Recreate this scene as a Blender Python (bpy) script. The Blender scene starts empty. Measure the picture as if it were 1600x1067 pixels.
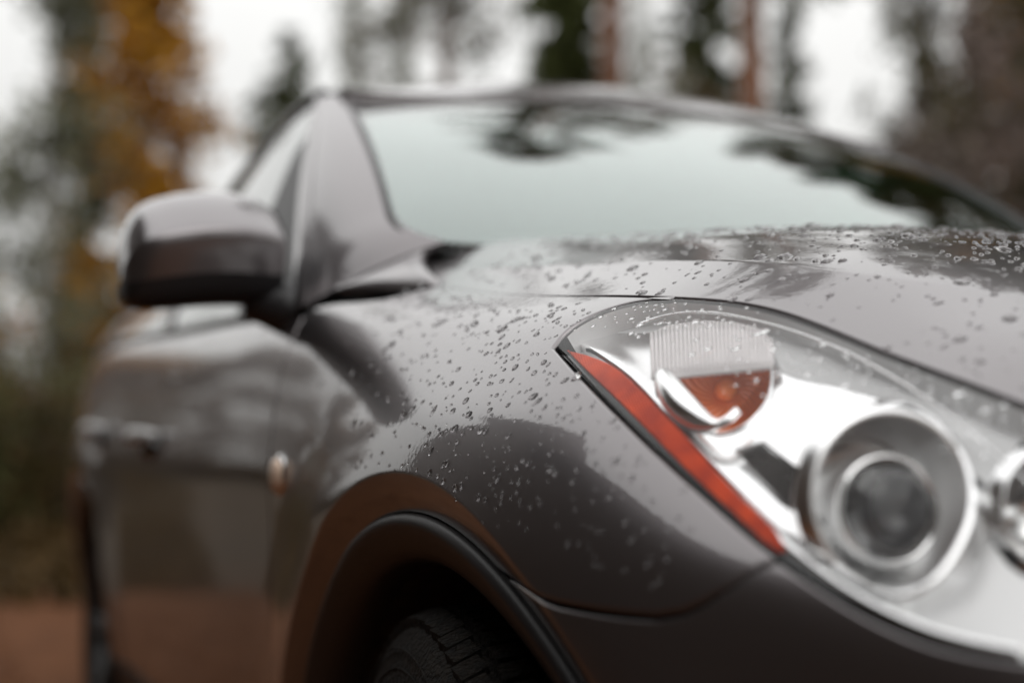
import bpy, bmesh, math, random
import numpy as np
from mathutils import Vector, Matrix
from mathutils.geometry import delaunay_2d_cdt
R = math.radians
random.seed(7)
rng = np.random.default_rng(7)
scene = bpy.context.scene
COL = scene.collection

# ---------------------------------------------------------------- camera
cam_data = bpy.data.cameras.new('camera')
cam = bpy.data.objects.new('camera', cam_data)
COL.objects.link(cam)
cam.location = (-1.40, -1.56, .86)
cam.rotation_euler = (math.pi/2 + .074, 0, -.40)
cam_data.sensor_width = 36
cam_data.lens = 50
cam_data.clip_start = .02
cam_data.clip_end = 600
cam_data.dof.use_dof = True
cam_data.dof.focus_distance = 1.44
cam_data.dof.aperture_fstop = 1.55
scene.camera = cam

# ---------------------------------------------------------------- overcast sky
world = bpy.data.worlds.new('World')
scene.world = world
world.use_nodes = True
wn = world.node_tree
wn.nodes.clear()
def N(nt, kind, **kw):
    n = nt.nodes.new(kind)
    for k, v in kw.items():
        setattr(n, k, v)
    return n
w_out = N(wn, 'ShaderNodeOutputWorld')
w_bg = N(wn, 'ShaderNodeBackground')
w_tc = N(wn, 'ShaderNodeTexCoord')
w_sep = N(wn, 'ShaderNodeSeparateXYZ')
w_ramp = N(wn, 'ShaderNodeValToRGB')           # a closed cloud layer is about three times as bright overhead as at the horizon
w_noise = N(wn, 'ShaderNodeTexNoise')
w_mul = N(wn, 'ShaderNodeMixRGB', blend_type='MULTIPLY')
w_ns = N(wn, 'ShaderNodeMapRange')
w_noise.inputs['Scale'].default_value = 2.2
w_noise.inputs['Detail'].default_value = 3
w_ns.inputs['To Min'].default_value = .86
w_ns.inputs['To Max'].default_value = 1.12
cr = w_ramp.color_ramp
cr.elements[0].position = 0; cr.elements[0].color = (.385, .385, .375, 1)
cr.elements[1].position = 1; cr.elements[1].color = (.84, .84, .84, 1)
e = cr.elements.new(.25); e.color = (.50, .50, .492, 1)
e = cr.elements.new(.6); e.color = (.68, .68, .675, 1)
e = cr.elements.new(.42); e.color = (.62, .62, .612, 1)
w_mul.inputs[0].default_value = 1
wn.links.new(w_tc.outputs['Generated'], w_sep.inputs[0])
wn.links.new(w_tc.outputs['Generated'], w_noise.inputs['Vector'])
wn.links.new(w_sep.outputs['Z'], w_ramp.inputs[0])
wn.links.new(w_noise.outputs['Fac'], w_ns.inputs[0])
wn.links.new(w_ramp.outputs[0], w_mul.inputs[1])
wn.links.new(w_ns.outputs[0], w_mul.inputs[2])
wn.links.new(w_mul.outputs[0], w_bg.inputs['Color'])
wn.links.new(w_bg.outputs[0], w_out.inputs[0])
w_bg.inputs['Strength'].default_value = 1.9

sun_data = bpy.data.lights.new('sun', 'SUN')
sun = bpy.data.objects.new('sun', sun_data)
COL.objects.link(sun)
sun_data.energy = .5
sun_data.angle = R(40)
sun_data.color = (1, .98, .95)
sun.rotation_euler = (R(38), R(14), R(-25))

scene.view_settings.view_transform = 'Standard'
scene.view_settings.look = 'None'
scene.view_settings.exposure = 0
scene.view_settings.gamma = 1
scene.render.engine = 'CYCLES'
cy = scene.cycles
cy.max_bounces = 14
cy.transparent_max_bounces = 24
cy.transmission_bounces = 8
cy.glossy_bounces = 8
cy.diffuse_bounces = 3
cy.sample_clamp_indirect = 6
cy.use_denoising = True

# ---------------------------------------------------------------- objects
def mesh_obj(name, verts, faces, mat=None, parent=None, smooth=True, normals=None, **props):
    me = bpy.data.meshes.new(name)
    me.from_pydata([tuple(map(float, v)) for v in verts], [], [tuple(map(int, f)) for f in faces])
    if smooth:
        me.polygons.foreach_set('use_smooth', [True]*len(me.polygons))
    if normals is not None:
        me.normals_split_custom_set_from_vertices([tuple(map(float, n)) for n in normals])
    me.update()
    if mat:
        me.materials.append(mat)
    o = bpy.data.objects.new(name, me)
    COL.objects.link(o)
    o.parent = parent
    for k, v in props.items():
        o[k] = v
    return o
def share(name, mesh, parent=None, matrix=None, **props):
    o = bpy.data.objects.new(name, mesh)
    COL.objects.link(o)
    o.parent = parent
    if matrix is not None:
        o.matrix_local = matrix
    for k, v in props.items():
        o[k] = v
    return o
def thing(name, label, category, loc=(0, 0, 0), rz=0., group=None):
    o = bpy.data.objects.new(name, None)
    o.empty_display_size = .1
    COL.objects.link(o)
    o.location = loc
    o.rotation_euler = (0, 0, rz)
    o['label'] = label
    o['category'] = category
    if group:
        o['group'] = group
    return o
class Geo:
    """collects shapes into one mesh"""
    def __init__(s): s.v = []; s.f = []
    def add(s, v, f):
        o = len(s.v); s.v += [tuple(p) for p in v]; s.f += [tuple(i+o for i in q) for q in f]
    def box(s, c, d, M=None):
        P = [Vector((x*d[0]/2, y*d[1]/2, z*d[2]/2)) for x in (-1, 1) for y in (-1, 1) for z in (-1, 1)]
        P = [(M @ p if M else p) + Vector(c) for p in P]
        s.add(P, [(0,1,3,2), (4,6,7,5), (0,4,5,1), (2,3,7,6), (0,2,6,4), (1,5,7,3)])
    def tube(s, pts, rad, n=8, cap=True, closed=False):
        pts = [Vector(p) for p in pts]; m = len(pts)
        rad = rad if hasattr(rad, '__len__') else [rad]*m
        v = []; f = []; prev = None
        for i, p in enumerate(pts):
            a = pts[(i+1) % m] if (closed or i < m-1) else p
            b = pts[i-1] if (closed or i > 0) else p
            t = (a-b).normalized()
            if prev is None:
                prev = t.orthogonal().normalized()
            x = (prev - t*prev.dot(t)).normalized(); y = t.cross(x); prev = x
            for k in range(n):
                q = 2*math.pi*k/n
                v.append(p + (x*math.cos(q)+y*math.sin(q))*rad[i])
        for i in range(m if closed else m-1):
            j = (i+1) % m
            for k in range(n):
                l = (k+1) % n
                f.append((i*n+k, i*n+l, j*n+l, j*n+k))
        if cap and not closed:
            f.append(tuple(range(n))[::-1]); f.append(tuple(range((m-1)*n, m*n)))
        s.add(v, f)
    def lathe(s, prof, O, ax, n=48, close=False):
        """prof = (distance along axis, radius)"""
        O = Vector(O); ax = Vector(ax).normalized(); x = ax.orthogonal().normalized(); y = ax.cross(x)
        v = []; f = []
        for d, r in prof:
            for k in range(n):
                q = 2*math.pi*k/n
                v.append(O + ax*d + (x*math.cos(q)+y*math.sin(q))*r)
        for i in range(len(prof)-1):
            for k in range(n):
                l = (k+1) % n
                f.append((i*n+k, i*n+l, (i+1)*n+l, (i+1)*n+k))
        s.add(v, f)
    def obj(s, name, mat, parent=None, smooth=True, **props):
        return mesh_obj(name, s.v, s.f, mat, parent, smooth, **props)

# ---------------------------------------------------------------- materials
def mat(name, color=(.5, .5, .5), rough=.5, metal=0., **kw):
    m = bpy.data.materials.new(name)
    m.use_nodes = True
    nt = m.node_tree
    b = nt.nodes['Principled BSDF']
    b.inputs['Base Color'].default_value = (*color, 1)
    b.inputs['Roughness'].default_value = rough
    b.inputs['Metallic'].default_value = metal
    for k, v in kw.items():
        b.inputs[k.replace('_', ' ')].default_value = v
    return m
def noise_col(m, c1, c2, scale=8., detail=4., coord='Object', rough=None, bump=0., bscale=None, stretch=None):
    nt = m.node_tree; b = nt.nodes['Principled BSDF']
    tc = N(nt, 'ShaderNodeTexCoord'); nz = N(nt, 'ShaderNodeTexNoise'); rp = N(nt, 'ShaderNodeValToRGB')
    nz.inputs['Scale'].default_value = scale; nz.inputs['Detail'].default_value = detail
    src = tc.outputs[coord]
    if stretch:
        mp = N(nt, 'ShaderNodeMapping'); mp.inputs['Scale'].default_value = stretch
        nt.links.new(src, mp.inputs[0]); src = mp.outputs[0]
    nt.links.new(src, nz.inputs['Vector'])
    rp.color_ramp.elements[0].position = .3; rp.color_ramp.elements[1].position = .7
    rp.color_ramp.elements[0].color = (*c1, 1); rp.color_ramp.elements[1].color = (*c2, 1)
    nt.links.new(nz.outputs['Fac'], rp.inputs[0]); nt.links.new(rp.outputs[0], b.inputs['Base Color'])
    if bump:
        bp = N(nt, 'ShaderNodeBump'); bp.inputs['Strength'].default_value = bump; bp.inputs['Distance'].default_value = .02
        n2 = N(nt, 'ShaderNodeTexNoise'); n2.inputs['Scale'].default_value = bscale or scale*3; n2.inputs['Detail'].default_value = 5
        nt.links.new(src, n2.inputs['Vector']); nt.links.new(n2.outputs['Fac'], bp.inputs['Height']); nt.links.new(bp.outputs[0], b.inputs['Normal'])
    return m
def thin_glass(name, tint, f0=.04, k=.96, p=5., rough=.0):
    """a thin pane: what its two faces do not mirror goes straight through"""
    m = bpy.data.materials.new(name); m.use_nodes = True
    nt = m.node_tree; nt.nodes.clear()
    out = N(nt, 'ShaderNodeOutputMaterial'); mx = N(nt, 'ShaderNodeMixShader')
    tr = N(nt, 'ShaderNodeBsdfTransparent'); gl = N(nt, 'ShaderNodeBsdfGlossy')
    lw = N(nt, 'ShaderNodeLayerWeight'); pw = N(nt, 'ShaderNodeMath', operation='POWER'); mu = N(nt, 'ShaderNodeMath', operation='MULTIPLY_ADD')
    mu.use_clamp = True
    lw.inputs['Blend'].default_value = .5; pw.inputs[1].default_value = p
    mu.inputs[1].default_value = k; mu.inputs[2].default_value = f0
    tr.inputs[0].default_value = (*tint, 1)
    gl.inputs['Color'].default_value = (1, 1, 1, 1); gl.inputs['Roughness'].default_value = rough
    nt.links.new(lw.outputs['Facing'], pw.inputs[0]); nt.links.new(pw.outputs[0], mu.inputs[0]); nt.links.new(mu.outputs[0], mx.inputs[0])
    nt.links.new(tr.outputs[0], mx.inputs[1]); nt.links.new(gl.outputs[0], mx.inputs[2]); nt.links.new(mx.outputs[0], out.inputs[0])
    return m
M = {}
M['paint'] = mat('grey_metallic_paint', (.168, .152, .155), .30, .90, Coat_Weight=1., Coat_Roughness=.012, Coat_IOR=1.68)
def paint_flakes():
    nt = M['paint'].node_tree; b = nt.nodes['Principled BSDF']
    tc = N(nt, 'ShaderNodeTexCoord'); nz = N(nt, 'ShaderNodeTexNoise'); mr = N(nt, 'ShaderNodeMapRange')
    nz.inputs['Scale'].default_value = 900; nz.inputs['Detail'].default_value = 1
    mr.inputs['To Min'].default_value = .25; mr.inputs['To Max'].default_value = .36
    nt.links.new(tc.outputs['Object'], nz.inputs['Vector']); nt.links.new(nz.outputs['Fac'], mr.inputs[0]); nt.links.new(mr.outputs[0], b.inputs['Roughness'])
    # faint orange peel in the clear coat
    pe = N(nt, 'ShaderNodeTexNoise'); pe.inputs['Scale'].default_value = 140; pe.inputs['Detail'].default_value = 1
    bp = N(nt, 'ShaderNodeBump'); bp.inputs['Strength'].default_value = .010; bp.inputs['Distance'].default_value = .01
    nt.links.new(tc.outputs['Object'], pe.inputs['Vector']); nt.links.new(pe.outputs['Fac'], bp.inputs['Height']); nt.links.new(bp.outputs[0], b.inputs['Coat Normal'])
    # road dirt: brown specks and film low on the body
    se = N(nt, 'ShaderNodeSeparateXYZ'); hm = N(nt, 'ShaderNodeMapRange'); hm.inputs['From Min'].default_value = .84; hm.inputs['From Max'].default_value = .30; hm.inputs['To Max'].default_value = 1.
    dn = N(nt, 'ShaderNodeTexNoise'); dn.inputs['Scale'].default_value = 320; dn.inputs['Detail'].default_value = 4
    dl = N(nt, 'ShaderNodeTexNoise'); dl.inputs['Scale'].default_value = 9; dl.inputs['Detail'].default_value = 5
    th = N(nt, 'ShaderNodeMapRange'); th.inputs['From Min'].default_value = .56; th.inputs['From Max'].default_value = .70
    tl_ = N(nt, 'ShaderNodeMapRange'); tl_.inputs['From Min'].default_value = .35; tl_.inputs['From Max'].default_value = .75
    m1 = N(nt, 'ShaderNodeMath', operation='MULTIPLY'); m2 = N(nt, 'ShaderNodeMath', operation='MULTIPLY'); m3 = N(nt, 'ShaderNodeMath', operation='MULTIPLY'); m3.inputs[1].default_value = .75
    L = nt.links.new
    L(tc.outputs['Object'], se.inputs[0]); L(se.outputs['Z'], hm.inputs[0]); L(tc.outputs['Object'], dn.inputs['Vector']); L(tc.outputs['Object'], dl.inputs['Vector'])
    L(dn.outputs['Fac'], th.inputs[0]); L(dl.outputs['Fac'], tl_.inputs[0]); L(th.outputs[0], m1.inputs[0]); L(tl_.outputs[0], m1.inputs[1]); L(m1.outputs[0], m2.inputs[0]); L(hm.outputs[0], m2.inputs[1]); L(m2.outputs[0], m3.inputs[0])
    dirt = N(nt, 'ShaderNodeBsdfDiffuse'); dirt.inputs[0].default_value = (.10, .062, .04, 1)
    mx = N(nt, 'ShaderNodeMixShader'); out = nt.nodes['Material Output']
    L(m3.outputs[0], mx.inputs[0]); L(b.outputs[0], mx.inputs[1]); L(dirt.outputs[0], mx.inputs[2]); L(mx.outputs[0], out.inputs['Surface'])
paint_flakes()
M['edge'] = M['paint']
M['black'] = mat('black_plastic', (.014, .013, .014), .42)
M['gloss_black'] = mat('gloss_black_plastic', (.012, .012, .012), .12)
M['shell'] = mat('inner_black', (.006, .006, .006), .9)
M['felt'] = noise_col(mat('dirty_black_liner', (.02, .018, .016), .85), (.010, .009, .009), (.05, .036, .026), 40, 5, stretch=(1, 1, .25), bump=.4, bscale=180)
M['rubber'] = noise_col(mat('tyre_rubber', (.02, .02, .02), .8, 0., Specular_IOR_Level=.25), (.004, .004, .004), (.020, .015, .011), 90, 8, bump=.8, bscale=170)
M['chrome'] = mat('bright_chrome', (.93, .93, .93), .09, 1.)
M['satin'] = mat('satin_chrome', (.90, .90, .90), .20, 1.)
M['brushed'] = mat('soft_chrome', (.93, .93, .93), .28, 1.)
M['silver'] = mat('silver_plastic', (.50, .50, .50), .34, .35)
M['greyhouse'] = mat('grey_housing', (.72, .72, .72), .42, .25)
M['dark_silver'] = mat('dark_ribbed_plastic', (.055, .045, .04), .35, .4)
M['amber'] = mat('amber_plastic', (.60, .030, .001), .28, 0., Specular_IOR_Level=.05)
M['amber_deep'] = mat('deep_amber_bulb_cover', (1.0, .25, .06), .2, .0, Coat_Weight=.3)
M['rib_clear'] = mat('ribbed_clear_plastic', (.95, .91, .91), .18, 0., Transmission_Weight=.35, IOR=1.45)
M['lens'] = thin_glass('clear_lens', (.97, .97, .97), .014, .60, 4.6)
M['windshield'] = thin_glass('greenish_windshield', (.62, .76, .71), .14, .80, 2.8)
M['side_glass'] = thin_glass('tinted_side_glass', (.22, .30, .27), .08, 1.0, 3.5)
M['beam_glass'] = mat('beam_lens_glass', (.9, .9, .9), .0, 0., Transmission_Weight=1., IOR=1.5)
M['baffle'] = noise_col(mat('baffle_grey', (.2, .2, .2), .6), (.28, .28, .29), (.42, .42, .43), 9, 1)
M['water'] = mat('water', (1, 1, 1), .0, 0., Transmission_Weight=1., IOR=1.33)
M['mirror'] = mat('mirror_glass', (.9, .9, .9), .0, 1.)
M['alloy'] = mat('alloy', (.10, .10, .10), .5, .7)
M['seat'] = mat('dark_leather', (.03, .028, .026), .5)
M['dash'] = mat('dark_dashboard', (.022, .022, .022), .6)
# strip reflector: fine grid of prisms
def grid_bump(m, sx, strength):
    nt = m.node_tree; b = nt.nodes['Principled BSDF']
    tc = N(nt, 'ShaderNodeTexCoord'); mp = N(nt, 'ShaderNodeMapping'); mp.inputs['Rotation'].default_value = (R(20), R(35), R(45))
    ck = N(nt, 'ShaderNodeTexVoronoi'); ck.inputs['Scale'].default_value = sx; ck.inputs['Randomness'].default_value = .0
    bp = N(nt, 'ShaderNodeBump'); bp.inputs['Strength'].default_value = strength; bp.inputs['Distance'].default_value = .002
    nt.links.new(tc.outputs['Object'], mp.inputs[0]); nt.links.new(mp.outputs[0], ck.inputs['Vector']); nt.links.new(ck.outputs['Distance'], bp.inputs['Height'])
    nt.links.new(bp.outputs[0], b.inputs['Normal'])
noise_col(M['amber'], (.34, .016, .001), (.78, .070, .0015), 26, 6)
grid_bump(M['amber'], 420, .6)


# ---------------------------------------------------------------- body surface
# control net of the right half of the body: each row runs from the centre line
# out over the wing and down to the sill; rows follow each other front to rear
SCOL = [0,.3,.5,.62,.72,.80,.87,.93,.975,1.0,1.0,.995,.98,.95]
ROWS = [  # x_out, y_out, y_centre, heights of the first ten columns
 (-.02,-1.075,-.70,[.930,.915,.890,.860,.830,.795,.760,.725,.690,.670]),
 (-.25,-1.055,-.67,[.935,.920,.895,.865,.835,.800,.765,.730,.695,.675]),
 (-.45,-1.010,-.62,[.945,.930,.905,.875,.845,.810,.772,.735,.702,.680]),
 (-.60,-.955,-.56,[.970,.955,.932,.903,.868,.832,.792,.752,.717,.692]),
 (-.72,-.875,-.50,[1.000,.985,.962,.935,.900,.862,.820,.777,.738,.705]),
 (-.80,-.760,-.43,[1.035,1.020,.997,.972,.940,.900,.860,.812,.768,.728]),
 (-.855,-.620,-.36,[1.068,1.056,1.036,1.012,.972,.932,.892,.842,.795,.750]),
 (-.885,-.460,-.28,[1.100,1.090,1.072,1.050,1.018,.982,.942,.893,.840,.777]),
 (-.900,-.280,-.17,[1.128,1.120,1.104,1.083,1.047,1.015,.982,.932,.872,.800]),
 (-.905,-.080,-.03,[1.150,1.145,1.131,1.108,1.070,1.037,1.006,.962,.903,.815]),
 (-.905,.150,.15,[1.168,1.164,1.153,1.133,1.097,1.067,1.040,1.000,.935,.833]),
 (-.902,.380,.36,[1.190,1.187,1.180,1.168,1.134,1.104,1.076,1.038,.972,.855]),
 (-.900,.600,.58,[1.208,1.206,1.202,1.195,1.167,1.137,1.112,1.075,.995,.870]),
 (-.905,.900,.90,[1.205,1.203,1.198,1.190,1.172,1.155,1.133,1.092,1.010,.875]),
 (-.908,1.30,1.30,[1.210,1.208,1.204,1.198,1.184,1.170,1.150,1.108,1.020,.880]),
 (-.910,1.70,1.70,[1.220,1.219,1.216,1.210,1.200,1.188,1.168,1.125,1.030,.885]),
 (-.915,2.10,2.10,[1.240,1.239,1.236,1.232,1.224,1.212,1.190,1.143,1.042,.892]),
 (-.925,2.50,2.50,[1.262,1.261,1.259,1.255,1.248,1.235,1.208,1.157,1.050,.900]),
 (-.930,2.90,2.90,[1.275,1.274,1.272,1.268,1.258,1.243,1.212,1.158,1.050,.900]),
 (-.900,3.25,3.25,[1.270,1.269,1.266,1.260,1.248,1.230,1.197,1.142,1.038,.890]),
 (-.800,3.55,3.55,[1.240,1.239,1.236,1.230,1.218,1.200,1.170,1.118,1.020,.880]),
]
def build_net():
    net=[]
    for xo,yo,yc,z in ROWS:
        zz=list(z)+[z[9]-.11,z[9]-.26,.38,.24]
        net.append([(xo*s, yc+(yo-yc)*s, h) for s,h in zip(SCOL,zz)])
    return np.array(net)
def second_derivs(t):
    n=len(t); A=np.zeros((n,n)); R=np.zeros((n,n)); A[0,0]=A[-1,-1]=1
    for i in range(1,n-1):
        h0=t[i]-t[i-1]; h1=t[i+1]-t[i]
        A[i,i-1]=h0/6; A[i,i]=(h0+h1)/3; A[i,i+1]=h1/6
        R[i,i-1]=1/h0; R[i,i]=-1/h0-1/h1; R[i,i+1]=1/h1
    return np.linalg.solve(A,R)
def basis(t,M,x):
    x=np.clip(x,t[0],t[-1]); i=np.clip(np.searchsorted(t,x,side='right')-1,0,len(t)-2)
    h=t[i+1]-t[i]; a=(t[i+1]-x)/h; b=1-a; n=len(x)
    B=np.zeros((n,len(t))); r=np.arange(n)
    B[r,i]+=a; B[r,i+1]+=b
    B+=((a**3-a)*h*h/6)[:,None]*M[i]+((b**3-b)*h*h/6)[:,None]*M[i+1]
    return B
NET=build_net()
TV=np.concatenate([[0],np.cumsum(np.linalg.norm(np.diff(NET[:,7],axis=0),axis=1))])
TU=np.concatenate([[0],np.cumsum(np.linalg.norm(np.diff(NET[8],axis=0),axis=1))])
MV=second_derivs(TV); MU=second_derivs(TU)
ARCHES=[(-.107,.212,.575),(2.80,.215,.555)]          # centre y, centre z, radius of the opening in the sheet metal
def flare(y,z):
    d=np.zeros_like(y)
    for cy,cz,ra in ARCHES:
        r=np.hypot(y-cy,z-cz)-ra
        out=.016*np.exp(-np.clip(r-.047,0,9)**2/(2*.075**2))
        tt=np.clip((.047-r)/.047,0,1.3)
        ing=.016-.026*tt**1.15
        d+=np.where(r<.047,ing,out)
    return d
CREST_V=[.80,.935,1.03,1.105,1.21,1.356,1.50,1.676,1.936,2.2]      # the crest along the hood
CREST_U=[.53,.568,.596,.620,.638,.649,.658,.667,.700,.720]
def surf_pos(v,u):
    v=np.asarray(v,float); u=np.asarray(u,float)
    P=np.einsum('nk,nkc->nc',basis(TV,MV,v),np.einsum('nj,kjc->nkc',basis(TU,MU,np.abs(u)),NET,optimize=True))
    P[:,0]*=np.where(u<0,-1,1)
    uc=np.interp(v,CREST_V,CREST_U); d=np.abs(u)-uc
    amp=.0048*np.clip((v-.80)/.35,0,1)*np.clip((2.15-v)/.3,0,1)
    P[:,2]+=amp*np.exp(-(np.sqrt(d*d+.003**2)-.003)/.055)
    side=np.clip((1.0-P[:,2])/.12,0,1)
    P[:,0]-=flare(P[:,1],P[:,2])*side*side*(3-2*side)
    return P
def surf(v,u,e=.0015):
    v=np.asarray(v,float); u=np.asarray(u,float)
    P=surf_pos(v,u)
    du=surf_pos(v,u+e)-surf_pos(v,u-e); dv=surf_pos(v+e,u)-surf_pos(v-e,u)
    N=np.cross(dv,du); N/=np.linalg.norm(N,axis=1)[:,None]+1e-12
    s=np.sign(N[:,2]*1.0 - N[:,0]*1.0 - .3*N[:,1]); s[s==0]=1
    return P,N*s[:,None]

# outlines of the panels and lamp parts, in surface coordinates (along, across), metres
OUTL = {
 'lens_low': [[1.3234, 0.8477], [1.2398, 0.8709], [1.1674, 0.8887], [1.1041, 0.9027], [1.0376, 0.9168], [0.981, 0.9342], [0.921, 0.9649]],
 'lens_low2': [[0.921, 0.9649], [0.8781, 0.9897], [0.8416, 1.0088], [0.8049, 1.0197], [0.7715, 1.0201], [0.7366, 1.0125]],
 'lens_up': [[1.2426, 0.7375], [1.2896, 0.7489], [1.3163, 0.7708], [1.3288, 0.7982], [1.3319, 0.8238], [1.3234, 0.8477]],
 'shut': [[0.8011, 0.7407], [0.8621, 0.7302], [0.935, 0.715], [1.0037, 0.704], [1.0744, 0.7051], [1.1262, 0.7131], [1.1787, 0.7237], [1.2459, 0.7351], [1.3343, 0.7421], [1.4382, 0.7484]],
 'seam': [[0.9215, 0.9668], [0.9277, 0.9799], [0.9567, 1.0295], [0.9948, 1.0601], [1.0629, 1.0729], [1.1315, 1.0815]],
 'arch_fender': [[1.2826, 1.0874], [1.3062, 1.0806], [1.3302, 1.0746], [1.3544, 1.0695], [1.379, 1.0654], [1.4037, 1.0622], [1.4287, 1.0599], [1.4538, 1.0588], [1.479, 1.0587], [1.5043, 1.0597], [1.5296, 1.0617], [1.5549, 1.065], [1.5801, 1.0694], [1.6052, 1.075], [1.6301, 1.0819], [1.6548, 1.0901], [1.6791, 1.0998], [1.7032, 1.111], [1.7268, 1.1238], [1.7501, 1.138], [1.7728, 1.1535], [1.7951, 1.17], [1.8168, 1.1874], [1.8379, 1.2053], [1.8583, 1.2235], [1.878, 1.2418], [1.897, 1.2599], [1.9152, 1.2777], [1.9326, 1.2951], [1.9491, 1.3119], [1.9648, 1.3283], [1.9796, 1.3445], [1.9934, 1.3607], [2.0062, 1.3769], [2.0181, 1.3933], [2.0289, 1.4102], [2.0387, 1.4277], [2.0474, 1.4462], [2.055, 1.4662], [2.0616, 1.4881], [2.067, 1.5122], [2.0714, 1.5385], [2.0746, 1.5667], [2.0767, 1.5961]],
 'arch_bumper': [[1.2826, 1.0874], [1.248, 1.0991], [1.2143, 1.1127], [1.1816, 1.128], [1.1501, 1.1449], [1.1199, 1.1633], [1.0911, 1.1833], [1.0642, 1.2052], [1.0391, 1.2295], [1.016, 1.2572], [0.995, 1.2901], [0.976, 1.3321], [0.9588, 1.3851], [0.9431, 1.44], [0.9295, 1.4861], [0.9183, 1.5255], [0.9096, 1.5618], [0.9035, 1.5966]],
 'arch_rear_door': [[3.9883, 1.3379], [3.9681, 1.353], [3.9494, 1.3686], [3.9323, 1.3848], [3.9169, 1.4018], [3.9032, 1.42], [3.8913, 1.4396], [3.8811, 1.4618], [3.8728, 1.4875], [3.8663, 1.5179], [3.8618, 1.5536], [3.8591, 1.5934]],
 'arch_quarter': [[3.9883, 1.3379], [4.0153, 1.3198], [4.0443, 1.3019], [4.0753, 1.2841], [4.1081, 1.2663], [4.1425, 1.2488], [4.1784, 1.232], [4.2154, 1.2163], [4.2535, 1.2024], [4.2925, 1.1907], [4.332, 1.1818], [4.372, 1.176], [4.4121, 1.1737], [4.4522, 1.1749], [4.4921, 1.1796], [4.5315, 1.1875], [4.5703, 1.1982], [4.6083, 1.2114], [4.6452, 1.2264], [4.6811, 1.2428], [4.7156, 1.2602], [4.7487, 1.278], [4.7801, 1.2961], [4.8097, 1.3143], [4.8373, 1.3329], [4.8628, 1.352], [4.8861, 1.372], [4.9068, 1.3931], [4.925, 1.4157], [4.9404, 1.4406], [4.9531, 1.4693], [4.9628, 1.5039], [4.9695, 1.5457], [4.9732, 1.5936]],
 'amber': [[1.3111, 0.8433], [1.258, 0.842], [1.2101, 0.8441], [1.1545, 0.8554], [1.1013, 0.8681], [1.0502, 0.8815], [0.9988, 0.9008], [0.9603, 0.9166], [0.933, 0.9307], [0.92, 0.9486], [0.926, 0.9541], [0.9661, 0.9313], [1.0167, 0.9132], [1.0761, 0.8977], [1.148, 0.8818], [1.2296, 0.8644], [1.2904, 0.8493]],
 'shroud': [[1.3364, 0.8181], [1.3603, 0.7828], [1.359, 0.7472], [1.325, 0.7259], [1.2767, 0.7135], [1.219, 0.708], [1.1533, 0.7077], [1.0911, 0.7269], [1.0523, 0.7556], [1.016, 0.7576], [0.9785, 0.741], [0.9217, 0.7418], [0.8649, 0.764], [0.8228, 0.8003], [0.7991, 0.8471], [0.798, 0.8951], [0.8088, 0.9382], [0.8316, 0.9652], [0.8701, 0.95], [0.926, 0.9292], [0.9995, 0.8954], [1.0718, 0.8714], [1.1602, 0.8513], [1.2359, 0.8313]],
 'vent': [[1.0221, 0.8575], [1.0086, 0.8402], [0.9749, 0.8481], [0.9473, 0.8537], [0.9278, 0.894], [0.9361, 0.8981], [0.9786, 0.8773]],
 'turn_hole': [[1.2421, 0.7715], [1.2253, 0.7499], [1.1813, 0.7295], [1.1325, 0.7231], [1.0861, 0.7363], [1.0483, 0.7665], [1.0317, 0.797], [1.0353, 0.8304], [1.0613, 0.8514], [1.0974, 0.85], [1.1445, 0.8353], [1.1938, 0.8093]],
 'proj_hole': [[0.8038, 0.8384], [0.799, 0.8603], [0.7982, 0.882], [0.8011, 0.9025], [0.8072, 0.9211], [0.8161, 0.9373], [0.8275, 0.95], [0.8408, 0.9578], [0.8556, 0.9598], [0.8712, 0.9556], [0.887, 0.9459], [0.9023, 0.932], [0.9165, 0.9149], [0.9289, 0.8957], [0.9386, 0.8749], [0.945, 0.853], [0.948, 0.8303], [0.9475, 0.8077], [0.9433, 0.7869], [0.9346, 0.7702], [0.9212, 0.7592], [0.9037, 0.7549], [0.8836, 0.7573], [0.8628, 0.7659], [0.843, 0.7796], [0.8259, 0.797], [0.8127, 0.817]],
 'beam_hole': [[0.7177, 0.7842], [0.7144, 0.8072], [0.7163, 0.8296], [0.7226, 0.8494], [0.7327, 0.8643], [0.7452, 0.8727], [0.7589, 0.8739], [0.7726, 0.8679], [0.785, 0.8554], [0.795, 0.8373], [0.8019, 0.8147], [0.8053, 0.7899], [0.8043, 0.7664], [0.7979, 0.7471], [0.7863, 0.7341], [0.7711, 0.7289], [0.7545, 0.7324], [0.7389, 0.7443], [0.7261, 0.7625]],
}
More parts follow.
